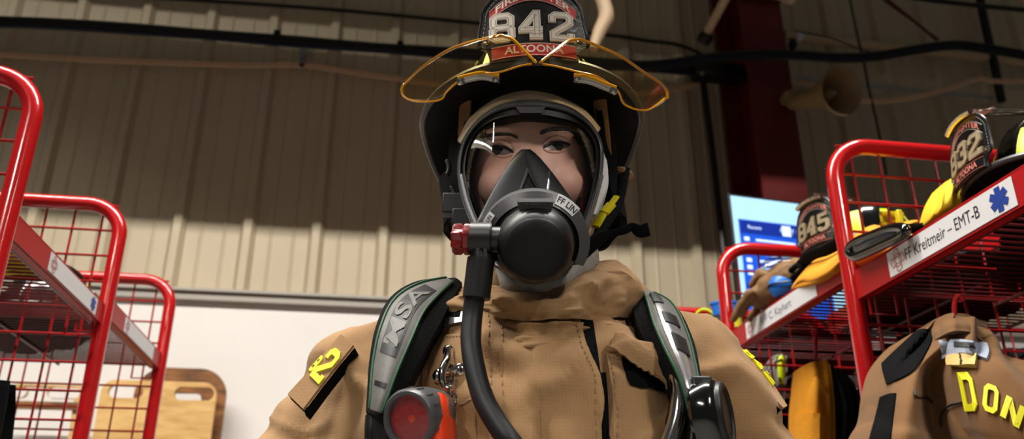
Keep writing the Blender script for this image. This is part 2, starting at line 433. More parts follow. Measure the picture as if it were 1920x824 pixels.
def capsule(mb, a, b, ra, rb, n=6, seg=16, mi=None):
    a, b = Vector(a), Vector(b); d = (b-a).normalized(); pts = []; rs = []
    for i in range(5): t = (i/5)*pi/2; pts.append(a-d*ra*cos(t)); rs.append(max(ra*sin(t), ra*.02))
    for i in range(n+1): t = i/n; pts.append(a.lerp(b, t)); rs.append(ra*(1-t)+rb*t)
    for i in range(1, 6): t = (i/5)*pi/2; pts.append(b+d*rb*sin(t)); rs.append(max(rb*cos(t), rb*.02))
    mb.tube(pts, rs, seg=seg, mi=mi)
def chain(mb, pts, rs, seg=14):
    for i in range(len(pts)-1): capsule(mb, pts[i], pts[i+1], rs[i], rs[i+1], n=3, seg=seg)

# ================================================================== THE SETTING
def uvmesh(mb): return mb.xf(RM)
WV = 3.75                                # the panelled wall
# ribbed sheet steel: one trapezoid rib every 0.305 m with two pencil ribs between
def wall_profile(u):
    p = (u-(-.02)) % .305; d = 0
    c = min(p, .305-p)
    if c < .016: d = .032
    elif c < .036: d = .032*(1-(c-.016)/.020)
    for q in (.1017, .2033):
        e = abs(p-q)
        if e < .010: d = max(d, .006*(1-e/.010))
    return d
us = []
k = -13
while k <= 13:
    b0 = -.02+k*.305
    us += [b0+x for x in (-.036, -.016, .016, .036, .0917, .1017, .1117, .1933, .2033, .2133)]
    k += 1
us.sort()
ZT = CAMZ + 1.125                        # top of the white wall
m = MB(); vs = []; fs = []
lap = 3.86
rows = [(ZT, 0), (lap, 0), (lap, .010), (6.2, .010)]
for z, o in rows:
    for u in us: vs.append((u, WV-wall_profile(u)+o-.0, z))
n = len(us)
for j in range(3):
    for i in range(n-1): fs.append((j*n+i, j*n+i+1, (j+1)*n+i+1, (j+1)*n+i))
m.add(vs, fs); uvmesh(m)
tag(m.build('wall_back', M_PANEL, smooth=0, loc=R(0, WV, ZT)), kind='structure')
m = MB(); m.box((0, WV+.05, ZT/2), (8, .1, ZT)); uvmesh(m)
tag(m.build('wall_lower', M_WHITE, smooth=0), kind='structure')
m = MB(); m.box((0, WV-.018, ZT+.012), (8, .036, .045)); m.box((0, WV-.045, ZT+.03), (8, .02, .012)); uvmesh(m)
tag(m.build('trim_1', M_TRIM, smooth=0), kind='structure')
m = MB(); m.box((0, 1, -.05), (9, 9, .1)); uvmesh(m)
tag(m.build('floor', M_FLOOR, smooth=0), kind='structure')

# hung light fittings (above and behind the viewer)
for name, u, v, z, lu, lv, pw, label, skirt, rz, tilt in LIGHTS:
    root = empty(name, R(u, v, z), label, 'light', 'suspended strip lights', rot=YAW)
    m = MB(); t = .012; hu, hv = lu/2+.02, lv/2+.02
    m.box((u, v, z+.09), (lu+.06, lv+.06, .03))
    for sgn in (-1, 1): m.box((u+sgn*hu, v, z+.03), (t, lv+.04, .1))
    m.box((u, v-hv, z+.03), (lu+.04, t, .1)); m.box((u, v+hv, z+.03), (lu+.04, t, .1))
    if skirt:                            # added unseen skirt panel; its foot sets the lit edge on the wall
        vs_ = v+lv/2+.6; f = (vs_-v)/(WV-v); zl = z-.05; zb = zl+(skirt-zl)*f
    if skirt:
        uvmesh(m).build('housing', M_TRIM, root, smooth=0); m = MB()
        za, zb2 = [zl+(q-zl)*f for q in (3.735, 3.575)]
        m.box((u, vs_, (za+z+.09)/2), (lu+.8, t, z+.09-za)); m.box((u, vs_, (zb+zb2)/2), (lu+.8, t, zb2-zb)); m.box((.55, vs_, (za+zb2)/2), (2.9, t, za-zb2))  # gap in the added panel throws a light band on the left wall
        for s_ in (-1, 0, 1): m.box((u+s_*(lu/2+.38), vs_+t, z), (.02, t, .3))
        m.box((u, (v+hv+vs_)/2, z+.085), (lu+.8, vs_-v-hv, .01)); uvmesh(m).build('light_blocker', M_TRIM, root, smooth=0)
    else: uvmesh(m).build('housing', M_TRIM, root, smooth=0)
    for s_ in (-1, 1): m = MB(); m.tube([R(u+s_*lu*.3, v, z+.1), R(u+s_*lu*.3, v, 6.0)], .004, seg=6); m.build('hanger', M_GALV, root)
    ld = bpy.data.lights.new('lamp', 'AREA'); ld.shape = 'RECTANGLE'; ld.size = lu; ld.size_y = lv; ld.energy = pw; ld.color = (1, .965, .90)
    lo = bpy.data.objects.new('lamp', ld); COL.objects.link(lo); lo.parent = root; lo.location = (0, 0, .06 if not skirt else -.05)

# ------------------------------------------------------------------ on the far wall
def tubeobj(name, pts, r, m_, label, cat, seg=8, n=8, group=None, extra=None, smoothed=True):
    m = MB(); pp = catmull(pts, n) if smoothed else pts
    m.tube(pp, r, seg=seg)
    o = m.build(name, m_); tag(o, label, cat, group); return o
Vw = WV-.05
# black cable bundle along the left, resting on cleats
bv = WV-.16
root = empty('cable_bundle', Wv(420, 66, bv), 'thick bundle of black and navy cables running level across the upper left wall', 'cable')
for dy, r, mm, nm in ((0, .014, M_BLACK, 'black_cable'), (7, .012, M_BLACK, 'black_cable'), (13, .010, M_NAVY, 'navy_cable'), (3, .012, M_NAVY, 'navy_cable')):
    m = MB(); pts = [Wv(x, y+dy+random.Random(x*3+dy).uniform(-1.2, 1.2), bv+(.01 if dy in (3,) else 0)) for x, y in ((-420, 18), (-60, 34), (100, 39), (250, 49), (400, 60), (560, 73), (700, 84), (860, 95), (960, 101), (1100, 111), (1240, 122), (1340, 130))]
    m.tube(catmull(pts, 6), r, seg=8); m.build(nm, mm, root)
for x, y in ((520, 66), (750, 86)):
    m = MB(); c = Wv(x, y+4, bv); m.box(c, (.03, .06, .045), RM.to_3x3().to_4x4()); m.build('cable_tie', M_BLACKM, root)
tubeobj('conduit', [Wv(x, y, Vw) for x, y in ((100, -16), (300, -4), (620, 18), (900, 44), (1140, 66), (1210, 76), (1270, 84), (1310, 100), (1330, 118))], .010, M_BLACKM, 'thin dark conduit running high across the wall behind the helmet', 'conduit')
root = empty('flat_cord', Wv(300, 110, Vw-.01), 'faded beige cord stretched across the left wall below the cable bundle', 'cord')
m = MB()
for dy in (0, 5, 9):
    m.tube(catmull([Wv(x, y+dy*.7, Vw-.01) for x, y in ((-420, 72), (-60, 95), (120, 106), (300, 114), (460, 119), (566, 119), (660, 132), (755, 146), (900, 165), (1020, 176), (1140, 176), (1250, 166), (1330, 150), (1400, 142), (1470, 146), (1530, 158))], 6), .0055, seg=6)
m.build('cord_strand', M_CORD, root)
root = empty('wall_bracket', Wv(567, 126, Vw), 'small grey metal bracket on the left wall holding the beige cord', 'bracket')
M3 = RM.copy()
m = MB(); m.box(Wv(568, 108, Vw), (.028, .04, .075), M3); m.box(Wv(570, 98, Vw), (.045, .03, .02), M3); m.build('bracket_plate', M_GALV, root, bevel=.003)
m = MB(); m.tube([Wv(566, 122, Vw-.03), Wv(566, 122, Vw+.05)], .012, seg=10); m.build('bolt', M_BLACKM, root)
# red steel column with dark web
cv = 3.35
root = empty('steel_column', R(1.17, cv, 0), 'dark red steel building column in front of the ribbed wall', 'column')
pL, pR = Wv(1392, 60, cv), Wv(1468, 60, cv)
uL = (UV_ @ (pL)).x; uR = (UV_ @ (pR)).x
m = MB()
cx = (uL+uR)/2; wd = uR-uL
m.box((cx, cv, 3), (wd, .02, 6)); uvmesh(m).build('front_flange', M_STEELRED, root, smooth=0)
m = MB(); m.box((cx, cv+.3, 3), (.012, .25, 6)); m.box((cx, cv+.16, 3), (.02, .3, 6)); uvmesh(m).build('web', M_STEELRED, root, smooth=0)
m = MB(); m.box((cx, cv+.32, 3), (wd, .02, 6)); uvmesh(m).build('rear_flange', M_STEELRED, root, smooth=0)
zt = Wv(1430, 8, cv).z
m = MB(); m.box((cx, cv-.02, zt+.02), (wd*1.05, .03, .02)); uvmesh(m).build('splice_plate', M_STEELRED, root, smooth=0)
# black pipes beside the column
tubeobj('black_pipe', [Wv(1318, 150, Vw-.05), Wv(1336, 290, Vw-.05), Wv(1352, 430, Vw-.05), Wv(1378, 640, Vw-.05)], .017, M_BLACK, 'black vertical pipe on the wall left of the red column', 'pipe')
root = empty('junction_box', Wv(1330, 150, Vw-.08), 'dark junction box where cables meet left of the red column', 'box')
m = MB(); m.box(Wv(1350, 138, Vw-.12), (.30, .1, .075), M3); m.build('box_body', M_BLACK, root, bevel=.008)
m = MB(); m.tube([Wv(1316, 138, Vw-.18), Wv(1316, 138, Vw-.11)], .012, seg=10); m.build('cable_gland', M_GREYP, root)
# struts: tan pipes at the top
root = empty('tan_strut', Wv(1322, 72, 3.3), 'beige strut pipe with a black foot, angled up beside the red column', 'pipe')
m = MB(); m.tube([Wv(1322, 68, 3.3), Wv(1362, -6, 3.1)], .022, seg=14); m.build('strut_tube', M_PIPE, root)
m = MB(); m.lathe([(0, -.02), (.034, -.02), (.036, 0), (.03, .03), (.022, .03)], Matrix.Translation(Wv(1322, 72, 3.3)) @ (Wv(1362, -6, 3.1)-Wv(1322, 68, 3.3)).to_track_quat('Z', 'Y').to_matrix().to_4x4()); m.build('rubber_foot', M_BLACKM, root)
root = empty('bent_duct', Wv(1128, 84, 2.6), 'pale beige bent pipe hanging behind the helmet on its right side', 'pipe')
m = MB(); m.tube(catmull([Wv(1112, 92, 2.6), Wv(1124, 60, 2.6), Wv(1136, 34, 2.6), Wv(1134, 12, 2.6), Wv(1122, -20, 2.6), Wv(1112, -60, 2.6)], 8), [.018, .026, .030, .028, .027, .027], seg=18); m.build('pipe_body', mat('beige_duct', (150, 126, 98), rough=.6), root)
tubeobj('bent_pipe', [Wv(1448, -14, 3.2), Wv(1470, -6, 3.15), Wv(1484, -2, 3.12), Wv(1480, -30, 3.1)], .026, M_PIPE, 'beige pipe elbow at the top edge right of the red column', 'pipe')
# horizontal pipes and cables to the right of the column
root = empty('sprinkler_pipe', Wv(1700, 95, Vw-.03), 'beige horizontal pipe with a white band running right from the red column', 'pipe')
m = MB(); m.tube([Wv(1470, 66, Vw-.03), Wv(1700, 92, Vw-.03), Wv(1990, 126, Vw-.03)], .026, seg=14); m.build('pipe_body', M_PIPE, root)
m = MB(); m.tube([Wv(1492, 68.5, Vw-.03), Wv(1503, 69.7, Vw-.03)], .0275, seg=14); m.build('white_band', M_LABEL, root)
m = MB(); m.box(Wv(1486, 84, Vw-.03), (.03, .05, .05), M3); m.build('clamp', M_BLACKM, root, bevel=.006)
tubeobj('steel_conduit', [Wv(x, y, Vw-.01) for x, y in ((1470, 143), (1540, 151), (1700, 168), (1860, 184))], .009, M_GALV, 'thin bright steel conduit behind the horn loudspeaker', 'conduit')
cb = 3.25
root = empty('sagging_cable_bundle', Wv(1600, 100, cb), 'black and blue cables sagging across the red column on the right', 'cable')
for dy, r, mm, nm in ((0, .012, M_BLACK, 'black_cable'), (6, .009, M_NAVY, 'navy_cable'), (11, .009, M_BLACK, 'black_cable')):
    m = MB(); m.tube(catmull([Wv(x, y+dy, cb) for x, y in ((1100, 118), (1220, 118), (1330, 104), (1420, 98), (1500, 99), (1570, 104), (1640, 101), (1720, 88), (1790, 80), (1860, 88), (1960, 106))], 6), r, seg=8); m.build(nm, mm, root)
tubeobj('drooping_wire', [Wv(x, y, cb+.1) for x, y in ((1490, 58), (1560, 72), (1610, 92), (1660, 104))], .004, M_BLACK, 'thin black wire looping down from the beige pipe', 'cable')
tubeobj('hanging_wire', [Wv(x, y, cb+.05) for x, y in ((1592, -10), (1606, 60), (1618, 110), (1630, 170), (1648, 250), (1662, 330))], .006, M_BLACK, 'single black wire hanging straight down right of the horn loudspeaker', 'cable')
tubeobj('thick_cable', [Wv(x, y, cb-.05) for x, y in ((1690, -8), (1760, 2), (1850, 12), (1960, 22))], .013, M_BLACK, 'thick black cable crossing the top right corner', 'cable')
tubeobj('dark_conduit', [Wv(x, y, Vw-.05) for x, y in ((1836, -10), (1850, 60), (1864, 120), (1878, 190))], .024, M_BLACKM, 'dark vertical conduit in the upper right corner', 'conduit')
root = empty('brace_rod', Wv(1700, 30, 3.45), 'thin red brace rods slanting down in the upper right', 'rod')
m = MB(); m.tube([Wv(1655, -8, 3.45), Wv(1712, 38, 3.45), Wv(1758, 76, 3.45)], .008, seg=8); m.build('rod', M_STEELRED, root)
m = MB(); m.tube([Wv(1645, -8, 3.5), Wv(1760, 74, 3.5)], .005, seg=8); m.build('rod', M_STEELRED, root)
m = MB()
for dy in (0, 5, 9):
    m.tube(catmull([Wv(x, y+dy*.6, 3.3) for x, y in ((1608, 186), (1660, 187), (1720, 178), (1790, 160), (1832, 146), (1870, 150), (1960, 148))], 6), .0055, seg=6)
tag(m.build('tied_cord', M_CORD), 'beige cord rising from the horn loudspeaker to the right edge', 'cord')
# horn loudspeaker
hv = 3.1; A = Wv(1577, 170, hv-.1); B = Wv(1496, 192, hv+.15)
root = empty('horn_loudspeaker', B, 'tan round horn loudspeaker mounted on the wall beside the red column', 'loudspeaker')
ax = (A-B).normalized(); L = (A-B).length; MX = Matrix.Translation(B) @ ax.to_track_quat('Z', 'Y').to_matrix().to_4x4()
m = MB(); m.lathe([(.0, 0), (.038, 0), (.045, .01), (.048, L*.42), (.056, L*.52), (.074, L*.72), (.098, L*.90), (.113, L), (.117, L+.004), (.113, L+.006), (.086, L*.9+.002), (.066, L*.72+.002), (.052, L*.55), (.0, L*.5)], MX, seg=40)
m.build('horn', M_HORN, root)
m = MB(); m.lathe([(.0, L*.5), (.030, L*.5), (.030, L*.72), (.022, L*.80), (.008, L*.84), (0, L*.84)], MX, seg=24); m.build('phase_plug', M_HORN, root)
m = MB(); m.ball(MX @ Vector((0, 0, L*.845)), .010, 10, 8); m.build('hub_bolt', M_GALV, root)
m = MB(); m.lathe([(0, -.05), (.026, -.05), (.032, -.03), (.034, 0), (0, 0)], MX, seg=20)
m.box(B+Vector((-.02, .03, .035)), (.06, .08, .03), M3); m.tube(catmull([B+Vector((-.05, .1, .05)), B+Vector((-.03, .03, .07)), B+Vector((.03, .0, .06))], 6), .012, seg=8)
m.build('mount', M_HORN, root)
# television
root = empty('television', Wv(1400, 560, 2.7), 'wall television showing a blue schedule page, behind the right rack', 'television')
tl = Wv(1369, 367, 2.7); bl_ = Wv(1400, 590, 2.7); bl_.x = tl.x; bl_.y = tl.y
hgt = tl.z-bl_.z
dirx = (Matrix.Rotation(radians(16), 3, 'Z') @ Vector((1, 0, 0))); nrm = dirx.cross(Vector((0, 0, 1)))
wdt = .52
def tv(x, y, d): return bl_ + dirx*(x*wdt) + Vector((0, 0, y*hgt)) + nrm*d
m = MB(); m.poly([(-.015, -.03), (1.015, -.03), (1.015, 1.02), (-.015, 1.02)], tv, -.03, .0); m.build('casing', M_BLACKM, root, bevel=.003)
m = MB(); mi = {'w': 0, 'b': 1, 'd': 2, 't': 3}
def rc(x0, y0, x1, y1, d, k): m.add([tv(x0, y0, d), tv(x1, y0, d), tv(x1, y1, d), tv(x0, y1, d)], [(0, 1, 2, 3)], mi[k])
rc(0, 0, 1, 1, .001, 'w'); rc(.04, .02, .72, .80, .002, 'b'); rc(.05, .68, .71, .79, .003, 'd'); rc(.05, .55, .71, .585, .003, 'd'); rc(.05, .22, .71, .25, .003, 'd')
for yy in (.62, .5, .44, .38, .33, .17, .11):
    rc(.16, yy, .16+.2+.12*((yy*37) % 1), yy+.018, .004, 't'); rc(.07, yy-.005, .11, yy+.028, .004, 't')
rc(.38, .69, .45, .78, .004, 't')
for s_, x_, y_, z_ in (('CITY OF ALTOONA', .60, .735, .028), ('Recent', .16, .735, .02)):
    V, Fc = text2d(s_, z_/hgt*1.0); m.add([tv(x_+p.x*hgt/wdt, y_+p.y, .005) for p in V], Fc, 3)
m.build('screen', [M_SCRW, M_SCRB, M_SCRD, M_SCRT], root, smooth=0)
m = MB(); m.tube([tv(.5, .5, -.03), R(*(UV_ @ tv(.5, .5, -.03)).xy, 0)+Vector((0, .35, tv(.5, .5, 0).z))], .03, seg=10); m.build('wall_arm', M_BLACKM, root)

# wooden backboards leaning on the far wall
def board(name, pxs, v, mm, label, thick=.02, holes=(), rad=.09, extra=None, runners=None):
    (x0, y0), (x1, y1) = pxs
    a = UV_ @ (Wv(x0, y0, v)); b = UV_ @ (Wv(x1, y0, v)); zt = a.z; w_ = b.x-a.x
    root = empty(name, R((a.x+b.x)/2, v, 0), label, 'board', 'wooden backboards against the white wall')
    H = zt; out = []
    for cx_, a0 in ((w_-rad, pi/2), (rad, pi)):
        pass
    for k in range(9): t = pi/2*k/8; out.append((rad-rad*cos(t), H-rad+rad*sin(t)))
    for k in range(9): t = pi/2*k/8; out.append((w_-rad+rad*sin(t), H-rad+rad*cos(t)))
    out += [(w_, .02), (0, .02)]
    # slotted grip holes: cut the outline through with keyholed rings via strips
    mb = MB(); f = lambda x, y, d: R(a.x+x, v-d, y)
    hs = [[(cx_+hw*.5*s1*0, 0)] for cx_, hw in ()]
    loops = [[Vector((p[0], p[1], 0)) for p in out]]
    for (hx, hy, hw, hh) in holes:
        lp = []
        for k in range(24):
            t = 2*pi*k/24; dx = (hw/2-hh/2)*(1 if cos(t) > 0 else -1)
            lp.append(Vector((hx+dx+hh/2*cos(t), hy+hh/2*sin(t), 0)))
        loops.append(lp)
    tri = tessellate_polygon(loops); allp = [p for l in loops for p in l]; n = len(allp)
    A = [f(p.x, p.y, thick) for p in allp]; B = [f(p.x, p.y, 0) for p in allp]; fs = [tuple(t) for t in tri]+[tuple(n+i for i in t[::-1]) for t in tri]
    o_ = 0
    for l in loops:
        L_ = len(l)
        for i in range(L_): fs.append((o_+i, o_+(i+1) % L_, n+o_+(i+1) % L_, n+o_+i))
        o_ += L_
    mb.add(A+B, fs); mb.build('panel', mm, root, smooth=20)
    if runners:
        for (rx, ry, rw, rh) in runners:
            mb = MB(); mb.box((a.x+rx, v-thick-.008, ry), (rw, .016, rh)); uvmesh(mb); mb.build('cleat', M_WOODD, root, bevel=.003)
    return root
vb = 3.62
def uz(px, py, v): q = UV_ @ Wv(px, py, v); return q.x, q.z
u0, z0 = uz(262, 692, vb); 
board('backboard', ((262, 690), (432, 690)), vb, M_WOODD, 'brown varnished wooden backboard, rearmost, leaning on the white wall', holes=[(.2, uz(262, 748, vb)[1], .12, .05)], rad=.11)
x0_, _ = uz(196, 714, vb-.08)
board('backboard', ((196, 714), (411, 714)), vb-.08, M_WOOD, 'pale wooden backboard with two oval grip holes by the far end of the left rack',
      holes=[(uz(238, 737, vb-.08)[0]-x0_, uz(238, 737, vb-.08)[1], .13, .05), (uz(366, 741, vb-.08)[0]-x0_, uz(366, 741, vb-.08)[1], .15, .052)], rad=.05, thick=.022)
x0_, _ = uz(20, 722, vb-.05)
board('backboard', ((18, 722), (186, 722)), vb-.05, M_WOOD, 'pale wooden backboard with dark slots seen through the left rack wires',
      holes=[(uz(124, 739, vb-.05)[0]-x0_, uz(124, 739, vb-.05)[1], .12, .045), (uz(30, 737, vb-.05)[0]-x0_, uz(30, 737, vb-.05)[1], .1, .045)], rad=.04, thick=.022, runners=[(.15, uz(124, 765, vb-.05)[1], .28, .03)])

# ================================================================== GEAR RACKS
HT = CAMZ+.777
def end_frame(root, uf, ub, v, grid_step=.0585):
    r = .0158; rad = .075; sg = 1 if ub > uf else -1
    pts = [R(uf, v, 0)]; 
    for z in (.6, 1.2, HT-rad-.02-.0): pts.append(R(uf, v, z))
    for k in range(9):
        t = pi/2*k/8; pts.append(R(uf+sg*(rad-rad*cos(t)), v, HT-r-rad+rad*sin(t)))
    for k in range(1, 5): pts.append(R(uf+(ub-uf)*(.15+.7*k/5), v, HT-r))
    for k in range(9):
        t = pi/2*k/8; pts.append(R(ub-sg*(rad-rad*sin(t)), v, HT-r-rad+rad*cos(t)))
    for z in (1.2, .6, 0): pts.append(R(ub, v, z))
    m = MB(); m.tube(pts, r, seg=16); fr = m.build('end_frame', M_RED, root)
    m = MB(); a, b = min(uf, ub)+.012, max(uf, ub)-.012; wr = .0026
    zz = HT-.018
    k = 0
    while zz > .12:
        m.tube([R(a, v, zz), R(b, v, zz)], wr, seg=6); zz -= grid_step
    n = int((b-a)/grid_step)
    for k in range(n+1):
        u = uf+sg*(.042+k*grid_step)
        if a < u < b: m.tube([R(u, v+.004, HT-r*1.5), R(u, v+.004, .1)], wr, seg=6)
    m.build('wire_grid', M_REDW, fr)
    return fr
def star_of_life(mb, fn, cx, cy, r, mi, d):
    for k in range(3):
        a = k*pi/3; c, s = cos(a), sin(a); w_ = r*.30
        mb.add([fn(cx+x*c-y*s, cy+x*s+y*c, d+.0001*k) for x, y in ((-w_/1., -r), (w_/1., -r), (w_/1., r), (-w_/1., r))], [(0, 1, 2, 3)], mi)
def maltese(mb, fn, cx, cy, r, mi, d):
    pts = []
    for k in range(4):
        a = k*pi/2
        for ang, rr in ((-.30, .98), (0, 1.05), (.30, .98), (.62, .9), (.785, .42)):
            t = a+ang; pts.append((cx+rr*r*cos(t), cy+rr*r*sin(t)))
    L, Rr = stroke(pts, True, r*.12)
    for i in range(len(L)):
        j = (i+1) % len(L); mb.add([fn(p.x, p.y, d) for p in (L[i], L[j], Rr[j], Rr[i])], [(0, 1, 2, 3)], mi)
    for rr in (.55, .3):
        for k in range(24):
            a, b = 2*pi*k/24, 2*pi*(k+1)/24
            mb.add([fn(cx+q*r*cos(t), cy+q*r*sin(t), d) for q, t in ((rr, a), (rr, b), (rr+.1, b), (rr+.1, a))], [(0, 1, 2, 3)], mi)
def shelf(root, uf, ub, v0, v1, zb, zt, text, lv0, lv1, ink=4, lgt=True):
    """wire deck, front lip with a name label; v0 near, v1 far"""
    m = MB(); sg = 1 if ub > uf else -1
    m.box((uf, (v0+v1)/2, (zb+zt)/2), (.004, v1-v0-.03, zt-zb)); m.box((uf+sg*.008, (v0+v1)/2, zb+.002), (.016, v1-v0-.03, .004)); m.box((uf+sg*.004, (v0+v1)/2, zt), (.012, v1-v0-.03, .003))
    uvmesh(m); sh = m.build('shelf_lip', M_REDL, root, smooth=0)
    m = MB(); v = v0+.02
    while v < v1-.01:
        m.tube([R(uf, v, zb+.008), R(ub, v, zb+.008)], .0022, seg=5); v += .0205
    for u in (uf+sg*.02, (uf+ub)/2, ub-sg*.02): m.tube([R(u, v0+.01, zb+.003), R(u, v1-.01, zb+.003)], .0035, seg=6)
    m.build('wire_deck', M_REDSHADE, root)
    for ve in (v0+.028, v1-.028):
        m = MB(); m.tube([R(uf+sg*.01, ve, zb-.03), R(uf+sg*.01, ve, zt), R(uf+sg*.06, ve, zt), R(uf+sg*.06, ve, zb-.03)], .0028, seg=6, closed=True); m.build('hook_bracket', M_REDW, root)
    # label: runs along v; text reads left to right as seen from the aisle
    m = MB(); d0 = -sg*.0025; h = (zt-zb)
    far, near = max(lv0, lv1), min(lv0, lv1)
    if uf > 0: fn = lambda x, y, d: R(uf-.0022-d, far-x, zb+y)      # right rack: far end is the left end of the text
    else: fn = lambda x, y, d: R(uf+.0022+d, near+x, zb+y)
    Ln = far-near
    m.poly([(0, h*.08), (Ln, h*.08), (Ln, h*.92), (0, h*.92)], fn, 0, .0012, 0)
    if text:
        V, Fc = text2d(text, h*.54); wx = max(p.x for p in V)-min(p.x for p in V); scx = min(1, Ln*.60/wx)
        m.add([fn(Ln*.46+p.x*scx, h*.5+p.y, .0016) for p in V], Fc, 1)
    maltese(m, fn, h*.55, h*.5, h*.36, 2, .0017)
    if lgt: star_of_life(m, fn, Ln-h*.6, h*.5, h*.36, 3, .0018)
    m.build('name_label', [M_LABEL, M_INK if ink == 4 else M_INKG, M_INKR, M_BLUEI], sh, smooth=0)
    return sh
UL, UR = -.58, .82
rackL = empty('gear_rack', R(UL-.25, 1.8, 0), 'red tubular wire gear rack along the left side', 'gear rack', 'red turnout gear racks', rot=YAW)
for v in (1.313, 1.845, 2.37): end_frame(rackL, UL, UL-.52, v)
shelf(rackL, UL, UL-.5, 1.313, 1.845, CAMZ+.488, CAMZ+.528, None, 1.50, 1.78, ink=5)
shelf(rackL, UL, UL-.5, 1.845, 2.37, CAMZ+.512, CAMZ+.552, None, 1.99, 2.27, ink=5, lgt=False)
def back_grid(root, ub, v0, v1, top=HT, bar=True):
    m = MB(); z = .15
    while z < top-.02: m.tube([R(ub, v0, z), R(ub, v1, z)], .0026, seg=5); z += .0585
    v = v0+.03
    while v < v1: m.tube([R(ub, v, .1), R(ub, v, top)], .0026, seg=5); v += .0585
    m.build('back_grid', M_REDSHADE, root)
    if bar:
        m = MB(); m.box((ub, (v0+v1)/2, top-.02), (.012, v1-v0, .05)); uvmesh(m).build('top_bar', M_RED, root, smooth=0)
rackR = empty('gear_rack', R(UR+.25, 1.6, 0), 'red tubular wire gear rack along the right side with helmets on top shelves', 'gear rack', 'red turnout gear racks', rot=YAW)
for v in (.80, 1.331, 1.884, 2.44): end_frame(rackR, UR, UR+.56, v)
shelf(rackR, UR, UR+.53, .80, 1.331, CAMZ+.449, CAMZ+.499, 'FF Kreitmeir – EMT-B', .912, 1.212)
shelf(rackR, UR, UR+.53, 1.331, 1.884, CAMZ+.494, CAMZ+.538, 'RFF C. Kayhart', 1.45, 1.78, ink=5, lgt=False)
shelf(rackR, UR, UR+.53, 1.884, 2.44, CAMZ+.494, CAMZ+.538, None, 2.0, 2.3, ink=5, lgt=False)
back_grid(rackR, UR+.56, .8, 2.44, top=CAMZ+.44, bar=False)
m = MB(); m.box((UR+.56, 1.60, HT-.05), (.012, 1.6, .06)); uvmesh(m).build('top_bar', M_RED, rackR, smooth=0)
rackB = empty('gear_rack', R(UR+1.0, 1.6, 0), 'second red wire gear rack standing behind the right hand one', 'gear rack', 'red turnout gear racks', rot=YAW)
for v in (.80, 1.331, 1.884, 2.44): end_frame(rackB, UR+1.15, UR+.60, v)
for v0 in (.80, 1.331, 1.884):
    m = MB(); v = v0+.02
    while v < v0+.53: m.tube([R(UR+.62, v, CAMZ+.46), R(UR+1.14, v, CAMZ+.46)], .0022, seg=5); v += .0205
    m.build('wire_deck', M_REDSHADE, rackB)

